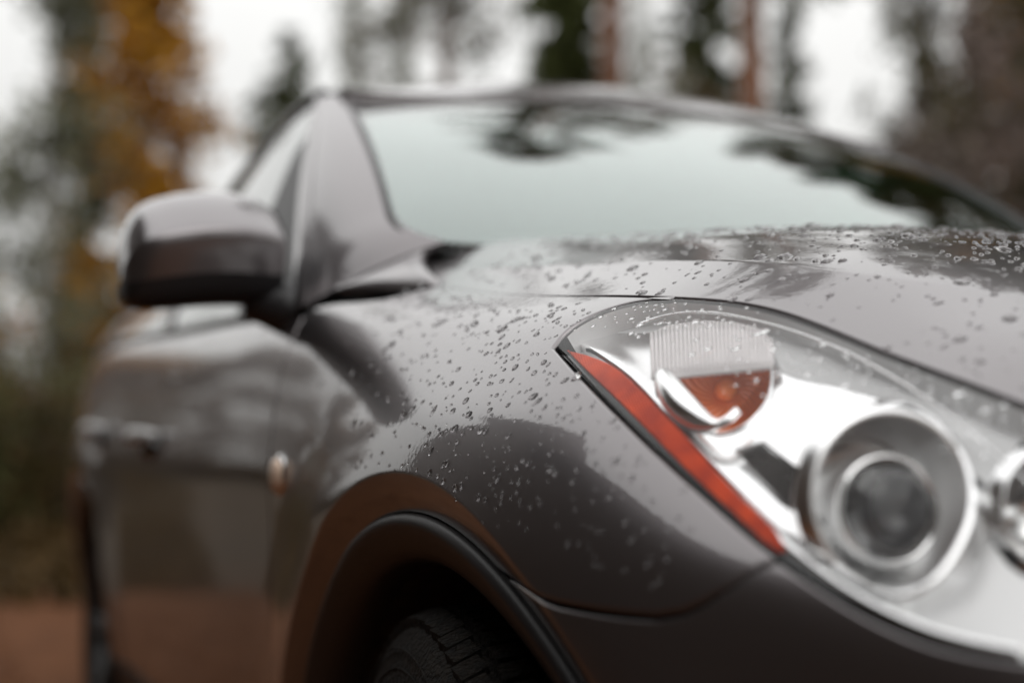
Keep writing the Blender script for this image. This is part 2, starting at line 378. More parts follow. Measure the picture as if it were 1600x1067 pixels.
# points inside the headlight, world metres
PTS = {
 'turn_c': [[-0.733, -0.4725, 0.9145]],
 'rib_top': [[-0.7513, -0.3671, 0.9672], [-0.7476, -0.3686, 0.969], [-0.744, -0.37, 0.9707], [-0.7402, -0.3714, 0.9725], [-0.7365, -0.3726, 0.9743], [-0.7337, -0.3756, 0.9749], [-0.7311, -0.379, 0.9752], [-0.7286, -0.3824, 0.9755], [-0.726, -0.3857, 0.9758], [-0.7234, -0.3889, 0.9762], [-0.7208, -0.3921, 0.9765], [-0.7182, -0.3952, 0.9768], [-0.7155, -0.3983, 0.9772], [-0.713, -0.4016, 0.9773], [-0.7111, -0.4059, 0.9768], [-0.7091, -0.41, 0.9763], [-0.7071, -0.414, 0.9758], [-0.7051, -0.418, 0.9753], [-0.703, -0.4219, 0.9749], [-0.7009, -0.4257, 0.9744], [-0.6988, -0.4295, 0.9739], [-0.6971, -0.4337, 0.9731], [-0.6958, -0.4387, 0.9716], [-0.6945, -0.4436, 0.9702], [-0.6931, -0.4484, 0.9688], [-0.6917, -0.4531, 0.9674], [-0.6904, -0.4578, 0.966], [-0.6909, -0.4653, 0.9624], [-0.6914, -0.4728, 0.9587], [-0.692, -0.4801, 0.955]],
 'rib_bot': [[-0.7833, -0.4291, 0.9212], [-0.7811, -0.4327, 0.9214], [-0.7788, -0.4362, 0.9216], [-0.7765, -0.4396, 0.9219], [-0.7743, -0.443, 0.9221], [-0.7719, -0.4464, 0.9224], [-0.7696, -0.4497, 0.9226], [-0.7673, -0.4529, 0.9229], [-0.7649, -0.4561, 0.9231], [-0.7626, -0.4593, 0.9234], [-0.7602, -0.4624, 0.9237], [-0.7578, -0.4654, 0.9239], [-0.7554, -0.4685, 0.9242], [-0.753, -0.4714, 0.9244], [-0.7505, -0.4744, 0.9247], [-0.7481, -0.4773, 0.9249], [-0.7456, -0.4801, 0.9252], [-0.7432, -0.4829, 0.9255], [-0.7407, -0.4857, 0.9257], [-0.7382, -0.4884, 0.926], [-0.7357, -0.4911, 0.9263], [-0.7332, -0.4938, 0.9265], [-0.7306, -0.4964, 0.9268], [-0.7281, -0.499, 0.9271], [-0.7255, -0.5016, 0.9274], [-0.723, -0.5041, 0.9276], [-0.7204, -0.5067, 0.9279], [-0.7178, -0.5091, 0.9282], [-0.7152, -0.5116, 0.9285], [-0.7126, -0.514, 0.9287]],
 'crescent': [[-0.7794, -0.4374, 0.9249], [-0.7853, -0.4641, 0.9083], [-0.7881, -0.4911, 0.893], [-0.7871, -0.515, 0.8817], [-0.7827, -0.5306, 0.8772], [-0.7721, -0.5376, 0.8825], [-0.7629, -0.5369, 0.89]],
 'proj_c': [[-0.7303, -0.6968, 0.8201]],
 'barrel_c': [[-0.7331, -0.6973, 0.814]],
 'slat_a': [[-0.7753, -0.5541, 0.858], [-0.7732, -0.556, 0.8588], [-0.7712, -0.5579, 0.8596], [-0.7692, -0.5598, 0.8604], [-0.7671, -0.5617, 0.8612], [-0.7651, -0.5635, 0.8619], [-0.763, -0.5654, 0.8627], [-0.761, -0.5672, 0.8635], [-0.759, -0.5691, 0.8643]],
 'slat_b': [[-0.7761, -0.6394, 0.8085], [-0.7735, -0.6379, 0.8119], [-0.771, -0.6365, 0.8154], [-0.7684, -0.635, 0.8188], [-0.7657, -0.6335, 0.8223], [-0.7631, -0.6319, 0.8258], [-0.7604, -0.6303, 0.8293], [-0.7576, -0.6287, 0.8328], [-0.7549, -0.6271, 0.8363]],
 'beam2_c': [[-0.6344, -0.7586, 0.813]],
 'rim_line': [[-0.7512, -0.3439, 0.9789], [-0.7348, -0.3526, 0.9856], [-0.7179, -0.3727, 0.9888], [-0.7021, -0.4053, 0.9865], [-0.6883, -0.4498, 0.9761], [-0.6734, -0.499, 0.9611], [-0.6626, -0.5584, 0.9396], [-0.6626, -0.6335, 0.9088], [-0.6653, -0.6961, 0.8785], [-0.6663, -0.7378, 0.8536], [-0.6642, -0.7732, 0.8298], [-0.6569, -0.8124, 0.8026]],
}

# ---------------------------------------------------------------- panels cut from the body surface
def spos(q):
    """surface position, mirrored over the centre line for negative u"""
    q = np.asarray(q, float)
    return surf_pos(q[:, 0], q[:, 1])
def resample(P, step, closed=True):
    P = [np.array(p, float) for p in P]; out = []
    n = len(P)
    for i in range(n if closed else n-1):
        a, b = P[i], P[(i+1) % n]; L = np.linalg.norm(b-a)
        if L < 1e-6: continue
        k = max(1, int(math.ceil(L/step)))
        for j in range(k): out.append(a+(b-a)*j/k)
    if not closed: out.append(P[-1])
    return np.array(out)
def smooth_open(P, it=3):
    """Chaikin corner cutting that keeps the ends"""
    P = np.array(P, float)
    for _ in range(it):
        Q = [P[0]]
        for a, b in zip(P[:-1], P[1:]):
            Q += [a*.75+b*.25, a*.25+b*.75]
        Q.append(P[-1]); P = np.array(Q)
    return P
def area2(P):
    x, y = P[:, 0], P[:, 1]
    return .5*np.sum(x*np.roll(y, -1)-np.roll(x, -1)*y)
def inset(P, off):
    """move each vertex of a CCW polygon inward; off = distance per edge i (vertex i to i+1)"""
    n = len(P); Q = P.copy(); D = np.zeros_like(P)
    for i in range(n):
        e0 = P[i]-P[i-1]; e1 = P[(i+1) % n]-P[i]
        n0 = np.array([-e0[1], e0[0]])/(np.linalg.norm(e0)+1e-12); n1 = np.array([-e1[1], e1[0]])/(np.linalg.norm(e1)+1e-12)
        o0, o1 = off[i-1], off[i]
        A = np.array([n0, n1]); det = abs(np.linalg.det(A))
        if det < .15:
            m = n0+n1; m /= np.linalg.norm(m)+1e-12; p = m*max(o0, o1)
        else:
            p = np.linalg.solve(A, [o0, o1])
            L = np.linalg.norm(p); mx = 2.2*max(o0, o1)
            if L > mx: p *= mx/L
        Q[i] = P[i]+p; D[i] = -p/(np.linalg.norm(p)+1e-12)
    return Q, D
def inside(P, pts):
    x, y = pts[:, 0], pts[:, 1]; c = np.zeros(len(pts), bool)
    for (x0, y0), (x1, y1) in zip(P, np.roll(P, -1, axis=0)):
        m = ((y0 > y) != (y1 > y))
        if y1 != y0: c ^= m & (x < (x1-x0)*(y-y0)/(y1-y0)+x0)
    return c
def fill(loops, spacing, creases=()):
    """triangulate loops[0] minus the holes loops[1:] with an even filling of inner points"""
    P = loops[0]; lo = P.min(0); hi = P.max(0)
    gx = np.arange(lo[0]+spacing*.5, hi[0], spacing); gy = np.arange(lo[1]+spacing*.5, hi[1], spacing)
    G = np.stack(np.meshgrid(gx, gy), -1).reshape(-1, 2)
    G = G[inside(P, G)]
    for h in loops[1:]: G = G[~inside(h, G)]
    cuts = []
    for c in creases:                                  # fold lines: keep the runs that lie well inside
        ok = inside(P, c); b = P
        dd = np.sqrt(((c[:, None]-b[None])**2).sum(2).min(1)); ok &= dd > .004
        run = []
        for i in range(len(c)+1):
            if i < len(c) and ok[i]: run.append(c[i])
            else:
                if len(run) > 1: cuts.append(np.array(run))
                run = []
    B = np.concatenate(loops+cuts)
    keep = np.ones(len(G), bool)
    for i in range(0, len(G), 4000):
        d = ((G[i:i+4000, None]-B[None])**2).sum(2).min(1)
        keep[i:i+4000] = d > (.45*spacing)**2
    G = G[keep]
    V = np.concatenate([B, G]); E = []; o = 0
    for L in loops:
        n = len(L); E += [(o+i, o+(i+1) % n) for i in range(n)]; o += n
    for L in cuts:
        n = len(L); E += [(o+i, o+i+1) for i in range(n-1)]; o += n
    vo, _, fo, ov, _, _ = delaunay_2d_cdt([Vector(p) for p in V], E, [], 0, 1e-7)
    vo = np.array([tuple(v) for v in vo])
    fo = np.array([tuple(f) for f in fo if len(f) == 3])
    c = vo[fo].mean(1); k = inside(P, c)
    for h in loops[1:]: k &= ~inside(h, c)
    mp = {}
    for i, s in enumerate(ov):
        for j in s: mp[j] = i
    return vo, fo[k], [mp.get(i) for i in range(len(B))]
def orient(co, faces, nrm):
    out = []
    co = np.asarray(co); nrm = np.asarray(nrm)
    for f in faces:
        a, b, c = co[f[0]], co[f[1]], co[f[2]]
        g = np.cross(b-a, c-a)
        out.append(tuple(f) if g@(nrm[list(f)].sum(0)) >= 0 else tuple(f)[::-1])
    return out
def panel(name, poly, m, parent, spacing=.01, gap=.0018, rad=.0026, lip=.012, depth=0., holes=(), mirror=False, edge_step=.006, centre=False, lips=True, depth_fn=None, creases=(), thin=None):
    """a sheet of the body between seams, with rounded folded edges; centre=True leaves the cut on the centre line flat"""
    P = resample(poly, edge_step)
    if area2(P) < 0: P = P[::-1]
    nP = np.roll(P, -1, axis=0)
    flat = ((P[:, 1] < 1e-4) & (nP[:, 1] < 1e-4)) | ((P[:, 0] < 1e-4) & (nP[:, 0] < 1e-4)) if centre else np.zeros(len(P), bool)
    sc = thin(P) if thin is not None else np.ones(len(P))
    off = np.where(flat, 0, (gap+rad)*sc); rad = rad*sc[:, None]
    Q, D = inset(P, off)
    loops = [Q]
    for h in holes:
        H = resample(h, edge_step)
        loops.append(H)
    vo, fo, mp = fill(loops, spacing, creases)
    co, nr = surf(vo[:, 0], vo[:, 1])
    if depth_fn is not None:
        co = co-nr*depth_fn(vo, P)[:, None]
        e = .001
        a = surf(vo[:, 0]+e, vo[:, 1]); b = surf(vo[:, 0], vo[:, 1]+e)
        c0 = co; ca = a[0]-a[1]*depth_fn(vo+[e, 0], P)[:, None]; cb = b[0]-b[1]*depth_fn(vo+[0, e], P)[:, None]
        g = np.cross(ca-c0, cb-c0); g /= np.linalg.norm(g, axis=1)[:, None]+1e-15
        s = np.sign((g*nr).sum(1)); nr = g*s[:, None]
    elif depth:
        co = co-nr*depth
    V = list(co); Nn = list(nr); F = [tuple(f) for f in fo]
    if lips:
        n = len(Q); idx = [mp[i] for i in range(n)]
        ei = .002
        T = spos(Q+D*ei)-spos(Q); 
        QN = np.array([nr[j] for j in idx]); QP = np.array([co[j] for j in idx])
        T = T-QN*((T*QN).sum(1))[:, None]; T /= np.linalg.norm(T, axis=1)[:, None]+1e-12
        prev = idx
        for th in (30, 60, 90, None):
            if th is not None:
                a = R(th); pp = QP+T*rad*math.sin(a)-QN*rad*(1-math.cos(a)); nn = QN*math.cos(a)+T*math.sin(a)
            else:
                pp = QP+T*rad-QN*(rad+lip); nn = T
            base = len(V); V += list(pp); Nn += list(nn); cur = list(range(base, base+n))
            for i in range(n):
                if flat[i]: continue
                j = (i+1) % n
                F.append((prev[i], prev[j], cur[j], cur[i]))
            prev = cur
    V = np.array(V); Nn = np.array(Nn)
    F = orient(V, F, Nn)
    if mirror == 'join':
        k = len(V); V2 = V*[-1, 1, 1]; N2 = Nn*[-1, 1, 1]
        F = F+[tuple(i+k for i in f)[::-1] for f in F]; V = np.concatenate([V, V2]); Nn = np.concatenate([Nn, N2])
    o = mesh_obj(name, V, F, m, parent, True, Nn)
    if mirror == 'copy':
        V2 = V*[-1, 1, 1]; N2 = Nn*[-1, 1, 1]
        mesh_obj(name, V2, [f[::-1] for f in F], m, parent, True, N2)
    return o
def patch(name, fn, ns, nt_, m, parent, thick=.004, flip=False, mirror=False, bothsides=False):
    """a curved sheet given by fn(s, t), s and t from 0 to 1, with real thickness"""
    V = np.array([[fn(i/ns, j/nt_) for j in range(nt_+1)] for i in range(ns+1)], float)
    du = np.gradient(V, axis=0); dv = np.gradient(V, axis=1)
    n = np.cross(du, dv); n /= np.linalg.norm(n, axis=2)[:, :, None]+1e-12
    if flip: n = -n
    top = V.reshape(-1, 3); nn = n.reshape(-1, 3); bot = top-nn*thick
    K = len(top); id = lambda i, j: i*(nt_+1)+j
    F = []; 
    for i in range(ns):
        for j in range(nt_):
            F.append((id(i, j), id(i+1, j), id(i+1, j+1), id(i, j+1)))
    Ft = orient(top, F, nn)
    F = Ft+[tuple(k+K for k in f)[::-1] for f in Ft]
    rim = [id(i, 0) for i in range(ns+1)]+[id(ns, j) for j in range(1, nt_+1)]+[id(i, nt_) for i in range(ns-1, -1, -1)]+[id(0, j) for j in range(nt_-1, 0, -1)]
    k2 = 2*K; V2 = np.concatenate([top, bot, top[rim], bot[rim]]); c = top.mean(0)
    rn = []
    for a, r_ in enumerate(rim):
        t = top[rim[(a+1) % len(rim)]]-top[rim[a-1]]; g = np.cross(t, nn[r_]); g /= np.linalg.norm(g)+1e-12
        if g@(top[r_]-c) < 0: g = -g
        rn.append(g)
    rn = np.array(rn); L = len(rim)
    SF = [(k2+a, k2+(a+1) % L, k2+L+(a+1) % L, k2+L+a) for a in range(L)]
    Nn = np.concatenate([nn, -nn, rn, rn])
    F = F+orient(V2, SF, Nn)
    o = mesh_obj(name, V2, F, m, parent, True, Nn)
    if mirror:
        mesh_obj(name, V2*[-1, 1, 1], [f[::-1] for f in F], m, parent, True, Nn*[-1, 1, 1])
    return o

car = thing('parked_car', 'wet dark grey car seen close from its front corner, raindrops on hood and fender', 'car')

O = OUTL
low = smooth_open(O['lens_low']+O['lens_low2'][1:], 2)
low_tail = np.array([(.70, .995), (.62, .955), (.565, .90), (.55, .84), (.565, .785), (.60, .745)])
up = smooth_open(O['lens_up'], 2)                       # shut line down to the tip
shut = smooth_open(O['shut'], 2)                        # near the nose back towards the windscreen
i_up = int(np.argmin(((shut-up[0])**2).sum(1)))
shut_front = shut[:i_up+1]                              # in front of where the lens leaves it
shut_back = shut[i_up:]
nose = np.array([(.60, .742), (.70, .741)])
rear_shut = np.array([(1.55, .752), (1.66, .755), (1.76, .757), (1.86, .755)])
def thin_rear(P):
    """the shut line pinches almost closed behind the lamp"""
    k = np.clip((P[:, 0]-1.36)/.22, 0, 1)*np.clip((2.0-P[:, 0])/.1, 0, 1)*((P[:, 1] > .70) & (P[:, 1] < .79))
    return 1-.82*k
# hood: half outline from the centre line
hood_poly = np.concatenate([[(0, 0), (0, .742), (.2, .745), (.4, .745)], nose, shut, rear_shut, [(2.05, .716), (2.20, .655), (2.27, .57), (2.24, .45), (2.15, .25), (2.08, 0)]])
hood = panel('hood', hood_poly, M['paint'], car, .014, gap=.0009, mirror='join', centre=True, thin=thin_rear, creases=[np.stack([np.interp(np.linspace(.9, 2.0, 120), CREST_V, CREST_U), np.linspace(.9, 2.0, 120)], 1)[:, ::-1]+[0, o_] for o_ in (-.004, 0, .004)])
# front wing
def yz_to_uv(Y, Z, q0):
    out = []; q = np.array(q0, float)
    for y, z in zip(Y, Z):
        for _ in range(25):
            f = lambda q: surf_pos([q[0]], [q[1]])[0][1:]
            r = f(q)-[y, z]
            if np.abs(r).max() < 1e-5: break
            J = np.stack([(f(q+[1e-4, 0])-f(q-[1e-4, 0]))/2e-4, (f(q+[0, 1e-4])-f(q-[0, 1e-4]))/2e-4], 1)
            st = np.linalg.solve(J.T@J+1e-6*np.eye(2), -J.T@r); nrm = np.linalg.norm(st); q = q+st*min(1, .03/(nrm+1e-9))
        out.append(q.copy())
    return np.array(out)
def arch_fold(ai, start, t0, t1, dr):
    cy_, cz_, ra = ARCHES[ai]; th = np.radians(np.linspace(t0, t1, 190)); r = ra+dr
    return yz_to_uv(cy_+r*np.cos(th), cz_+r*np.sin(th), start)
folds = [arch_fold(0, O['arch_bumper'][-1], 170, 12, d) for d in (.0445, .047, .0495)]
lens_edge_to_tip = up
fender_poly = np.concatenate([rear_shut[::-1], shut_back[::-1][:-1], up, low[1:], ])
k_seam = int(np.argmin(((low-np.array(O['seam'][0]))**2).sum(1)))
seam = smooth_open(O['seam'][1:], 1)
fender_poly = np.concatenate([rear_shut[::-1], shut_back[::-1], up[1:], low[1:k_seam+1], seam, O['arch_fender'], [(2.17, 1.59), (2.165, 1.45), (2.161, 1.052), (2.172, .96), (2.185, .885), (2.09, .857), (2.03, .842), (1.95, .818), (1.905, .792)]])
fender = panel('front_fender', fender_poly, M['paint'], car, .0075, gap=.0010, rad=.0042, mirror='copy', creases=folds, thin=thin_rear)
# bumper
bumper_poly = np.concatenate([O['arch_bumper'], [(.6, 1.59), (.3, 1.59), (0, 1.59), (0, .742), (.2, .745), (.4, .745), (.60, .745)][::1], low_tail[::-1][1:], low[k_seam:][::-1], seam])
bumper = panel('front_bumper', bumper_poly, M['paint'], car, .012, gap=.0030, creases=folds, mirror='join', centre=True)
# doors and quarter panel
belt = .898
door_f = np.concatenate([[(2.185, .90), (2.172, .96), (2.161, 1.052), (2.165, 1.45), (2.17, 1.50)], [(3.41, 1.50), (3.41, .9)]])
front_door = panel('front_door', door_f, M['paint'], car, .02, mirror='copy')
kk = [p for p in O['arch_rear_door'] if p[1] < 1.50]
door_r = np.concatenate([[(3.41, .9), (3.41, 1.50), (kk[-1][0]-.001, 1.50)], kk[::-1], [(4.06, 1.20), (4.16, 1.05), (4.16, .90)]])
rear_door = panel('rear_door', door_r, M['paint'], car, .02, mirror='copy')
quarter = np.concatenate([[(4.16, .80), (4.16, 1.05), (4.06, 1.20)], O['arch_quarter'], [(5.17, 1.58), (5.17, .80)]])
panel('rear_fender', quarter, M['paint'], car, .02, mirror='copy')
sill = np.array([(2.172, 1.502), (3.86, 1.502), (3.86, 1.585), (2.10, 1.585)])
panel('sill', sill, M['black'], car, .03, mirror='copy')

# ---- dark inner shell behind the seams, open at the wheel arches and behind the headlight
def inner_shell():
    lens_loop = np.concatenate([low, low_tail, shut_front, up[1:]])
    VVs = np.linspace(0, 5.15, 206); UUs = np.linspace(0, 1.585, 76)
    gv, gu = np.meshgrid(VVs, UUs, indexing='ij')
    q = np.stack([gv.ravel(), gu.ravel()], 1)
    P, Nr = surf(q[:, 0], q[:, 1]); P = P-Nr*.016
    L = inside(lens_loop, q)
    for dv, du in ((.03, 0), (-.03, 0), (0, .03), (0, -.03)): L |= inside(lens_loop, q+[dv, du])
    A = np.zeros(len(q), bool)
    for cy_, cz_, ra in ARCHES: A |= np.hypot(P[:, 1]-cy_, P[:, 2]-cz_) < ra+.002
    K = L | A | ((q[:, 0] > 2.2) & (q[:, 1] < .88))
    F = []
    nu = len(UUs)
    for i in range(len(VVs)-1):
        for j in range(nu-1):
            f = (i*nu+j, i*nu+j+1, (i+1)*nu+j+1, (i+1)*nu+j)
            if not K[list(f)].any(): F.append(f)
    F = orient(P, F, Nr)
    k = len(P)
    V = np.concatenate([P, P*[-1, 1, 1]]); F = F+[tuple(i+k for i in f)[::-1] for f in F]
    mesh_obj('inner_body', V, F, M['shell'], car)
inner_shell()

# ---- black arch trims and liners
def arch_parts(ai, start, name_mirror=True):
    cy_, cz_, ra = ARCHES[ai]
    th = np.radians(np.linspace(176, 4, 90))
    Y = cy_+(ra+.003)*np.cos(th); Z = cz_+(ra+.003)*np.sin(th)
    uv = yz_to_uv(Y, Z, start)
    X = surf_pos(uv[:, 0], uv[:, 1])[:, 0]
    # section of the trim: (radius change, outward distance)
    sec = [(.004, -.012), (.002, .003), (-.001, .0075), (-.006, .0095), (-.012, .0085), (-.020, .0045), (-.034, -.003), (-.046, -.012), (-.052, -.026), (-.054, -.055)]
    V = []; F = []; m = len(sec)
    for a, (t, x) in enumerate(zip(th, X)):
        for dr, ox in sec:
            r = ra+dr; V.append((x-ox, cy_+r*math.cos(t), cz_+r*math.sin(t)))
    for a in range(len(th)-1):
        for b in range(m-1):
            F.append((a*m+b, a*m+b+1, (a+1)*m+b+1, (a+1)*m+b))
    o = mesh_obj('wheel_arch_trim', V, F, M['black'], car)
    o2 = mesh_obj('wheel_arch_trim', [(-x, y, z) for x, y, z in V], [f[::-1] for f in F], M['black'], car)
    V = []; F = []
    secl = [(-.052, .050), (-.048, .10), (-.03, .20), (-.02, .42), (-.20, .44), (-.5, .44)]
    m = len(secl)
    for t, x in zip(th, X):
        for dr, dx in secl:
            r = max(.02, ra+dr); V.append((x+dx, cy_+r*math.cos(t), cz_+r*math.sin(t)))
    for a in range(len(th)-1):
        for b in range(m-1):
            F.append((a*m+b, a*m+b+1, (a+1)*m+b+1, (a+1)*m+b))
    mesh_obj('wheel_arch_liner', V, F, M['felt'], car)
    mesh_obj('wheel_arch_liner', [(-x, y, z) for x, y, z in V], [f[::-1] for f in F], M['felt'], car)
arch_parts(0, O['arch_bumper'][-1])
arch_parts(1, O['arch_rear_door'][-1])

# ---- wheels
def wheel(cx, cy_, cz_, side):
    w = bpy.data.objects.new('wheel', None); COL.objects.link(w); w.parent = car; w.location = (cx, cy_, cz_)
    g = Geo(); hw = .122; Rr = .365
    prof = [(-hw+.018, .225), (-hw-.004, .25), (-hw-.010, .285), (-hw-.006, .318), (-hw+.006, .340), (-hw+.022, .3515), (-hw+.045, .356), (0, .3585), (hw-.045, .356), (hw-.022, .3515), (hw-.006, .340), (hw+.006, .318), (hw+.010, .285), (hw+.004, .25), (hw-.018, .225)]
    g.lathe(prof, (0, 0, 0), (side, 0, 0), 96)
    g.obj('tyre', M['rubber'], w)
    # tread blocks, one mesh shared
    b = Geo(); b.v = []; b.box((0, 0, 0), (.030, .026, .011))
    me = None; blocks = Geo()
    n = 72
    for k in range(n):
        a = 2*math.pi*k/n
        for j, xx in enumerate((-.098, -.058, -.0, .058, .098)):
            aa = a+(j % 2)*math.pi/n
            rr = .3600 if abs(xx) < .09 else .3535
            Mx = Matrix.Rotation(-aa, 3, 'X') @ Matrix.Rotation(R(14 if j < 2 else (-14 if j > 2 else 0)), 3, 'Z')
            tilt = Matrix.Rotation(R(-20 if xx < -.09 else (20 if xx > .09 else 0)), 3, 'Y')
            c = Vector((xx, math.sin(aa)*rr, math.cos(aa)*rr))
            blocks.box(c, (.034 if abs(xx) < .09 else .030, .0235, .012), Mx @ tilt)
    blocks.obj('tread', M['rubber'], w, smooth=False, kind='stuff')
    # raised ribs and a ring of moulded marks on the sidewall
    s = Geo()
    for rr in (.262, .300, .322):
        s.tube([(hw+.0088, math.sin(a)*rr, math.cos(a)*rr) for a in np.linspace(0, 2*math.pi, 97)[:-1]], .0012, 5, closed=True)
    for k in range(96):
        a = 2*math.pi*k/96
        if (k//8) % 2 == 0:
            s.box((hw+.0095, math.sin(a)*.281, math.cos(a)*.281), (.003, .008, .020), Matrix.Rotation(-a, 3, 'X'))
    s.v = [(-abs(x) if side < 0 else abs(x), y, z) for x, y, z in s.v]
    s.obj('sidewall_ribs', M['rubber'], w)
    r = Geo(); r.lathe([(.10, .232), (.118, .236), (.116, .222), (.09, .212), (.02, .205), (-.10, .21)], (0, 0, 0), (side, 0, 0), 64)
    r.lathe([(.085, .0), (.085, .05), (.075, .058), (.05, .06)], (0, 0, 0), (side, 0, 0), 32)
    r.obj('rim', M['alloy'], w)
    for k in range(5):
        a = 2*math.pi*k/5+.3
        sp = Geo()
        for e in (-.09, .09):
            c0 = Vector((side*.078, math.sin(a)*.045, math.cos(a)*.045)); c1 = Vector((side*.098, math.sin(a+e)*.216, math.cos(a+e)*.216))
            sp.tube([c0, (c0+c1)/2, c1], [.020, .016, .015], 8)
        sp.obj('spoke', M['alloy'], w)
    return w
for side in (-1, 1):
    wheel(side*.772, -.10, .32, side).rotation_euler = (0, 0, R(-6)); wheel(side*.750, 2.80, .32, side)

# ---------------------------------------------------------------- headlight
lamp = bpy.data.objects.new('headlight', None); COL.objects.link(lamp); lamp.parent = car
lens_poly = np.concatenate([low, low_tail, shut_front[1:], up[1:]])
def edge_dist(v, P):
    """distance of each point to the outline P"""
    out = np.empty(len(v)); A = P; B = np.roll(P, -1, axis=0); AB = B-A; L2 = (AB**2).sum(1)+1e-12
    for i in range(0, len(v), 2000):
        q = v[i:i+2000, None]-A[None]
        t = np.clip((q*AB[None]).sum(2)/L2[None], 0, 1)
        out[i:i+2000] = np.sqrt(((q-t[:, :, None]*AB[None])**2).sum(2).min(1))
    return out
sm = lambda x: np.clip(x, 0, 1)**2*(3-2*np.clip(x, 0, 1))
panel('lens', lens_poly, M['lens'], lamp, .010, gap=.0016, rad=.002, lip=.006)
turn_hole = smooth_open(O['turn_hole']+[O['turn_hole'][0]], 2)[:-1]
proj_hole = np.array(O['proj_hole']); vent_hole = np.array(O['vent'])
beam_hole = np.array(O['beam_hole'])
panel('housing', lens_poly, M['greyhouse'], lamp, .010, gap=.001, rad=.001, lips=False, holes=(turn_hole, proj_hole, vent_hole, beam_hole), depth_fn=lambda v, P: .026+.020*sm(edge_dist(v, P)/.055))
wl = resample(lens_poly, .006)
if area2(wl) < 0: wl = wl[::-1]
wl, _d = inset(wl, np.full(len(wl), .0035)); P_, N_ = surf(wl[:, 0], wl[:, 1]); n = len(wl)
dlow = np.array([np.sqrt(((low-q_)**2).sum(1).min()) for q_ in wl]); wf = [(i, (i+1) % n, n+(i+1) % n, n+i) for i in range(n)]
wv = np.concatenate([P_-N_*.0035, P_-N_*.030])
mesh_obj('housing_wall', wv, [f for f in wf if dlow[f[0]] > .02], M['greyhouse'], lamp)
mesh_obj('housing_wall_blackened', wv, [f for f in wf if dlow[f[0]] <= .02], M['shell'], lamp)  # lower run of the housing wall, coloured black to shade the seam gap
shroud_poly = smooth_open(O['shroud']+[O['shroud'][0]], 2)[:-1]
def shroud_depth(v, P):
    d = edge_dist(v, shroud_poly)
    dp = edge_dist(v, proj_hole); dt = edge_dist(v, turn_hole)
    return .021+.006*sm(d/.03)+.012*sm(1-dt/.03)*0-.006*sm(1-dp/.022)+.0025*np.sin(v[:, 0]*38+v[:, 1]*21)
panel('reflector_shroud', shroud_poly, M['satin'], lamp, .005, gap=.0005, rad=.004, lip=.018, holes=(turn_hole, proj_hole, vent_hole), depth_fn=shroud_depth, edge_step=.004)
panel('side_reflector', smooth_open(O['amber'], 1), M['amber'], lamp, .006, gap=.0003, rad=.0015, lip=.004, depth=.006)
def strip_poly(line, w0, w1):
    line = resample(line, .006, closed=False)
    t = np.gradient(line, axis=0); t /= np.linalg.norm(t, axis=1)[:, None]
    n = np.stack([t[:, 1], -t[:, 0]], 1)
    c = np.array([1.0, .87])
    if ((line[len(line)//2]+n[len(line)//2]*.02-c)**2).sum() > ((line[len(line)//2]-n[len(line)//2]*.02-c)**2).sum(): n = -n
    return line, n
lin, nin = strip_poly(low, 0, 0)
ww = np.clip(np.arange(len(lin))/8., 0, 1)
seal = np.concatenate([lin+nin*.0015*ww[:, None], (lin+nin*(.0150*ww)[:, None])[::-1]])
panel('seal', seal, M['gloss_black'], lamp, .004, gap=.0001, rad=.001, lip=.006, depth=.0095, edge_step=.005)
for k, w in enumerate((.004, .0075)):
    g = Geo(); q = lin[3:]+nin[3:]*w; P_, N_ = surf(q[:, 0], q[:, 1]); g.tube(P_-N_*.0085, .0008, 5)
    g.obj('seal_ridge', M['gloss_black'], lamp)
# bright rim that follows the lower edge in front
i0 = int(len(lin)*.42)
q = lin[i0:]+nin[i0:]*.021; P_, N_ = surf(q[:, 0], q[:, 1])
g = Geo(); rr = np.clip(np.arange(len(q))/10., .1, 1)*.0050
g.tube(P_-N_*.012, list(rr), 12); g.obj('chrome_rim', M['satin'], lamp)
g = Geo(); g.tube(smooth_open(PTS['rim_line'], 2), .0014, 6); g.obj('inner_rim', M['satin'], lamp)

def loop3(h, depth_fn=None, depth=.022):
    h = resample(h, .004); P, Nn = surf(h[:, 0], h[:, 1])
    d = depth_fn(h, None) if depth_fn else np.full(len(h), depth)
    return P-Nn*d[:, None]
def well(name, loop, direction, prof, m, closed=True):
    """walls that lead from the rim of an opening inward; prof = (depth, scale)"""
    d = np.array(direction, float); d /= np.linalg.norm(d); c = loop.mean(0); V = []; n = len(loop); F = []
    for dep, sc in prof: V += list(c+(loop-c)*sc+d*dep)
    for k in range(len(prof)-1):
        for i in range(n):
            j = (i+1) % n; F.append((k*n+i, k*n+j, (k+1)*n+j, (k+1)*n+i))
    if closed: F.append(tuple((len(prof)-1)*n+i for i in range(n)))
    return mesh_obj(name, V, F, m, lamp)
tl = loop3(turn_hole, shroud_depth)
well('turn_signal_bowl', tl, (.40, .86, -.30), [(0, 1), (.001, .985), (.012, .96), (.03, .86), (.042, .6), (.046, .3)], M['satin'])
g = Geo(); g.tube(tl-np.array([.4, .86, -.3])*.0005, .0016, 6, closed=True); g.obj('turn_signal_rim', M['satin'], lamp)
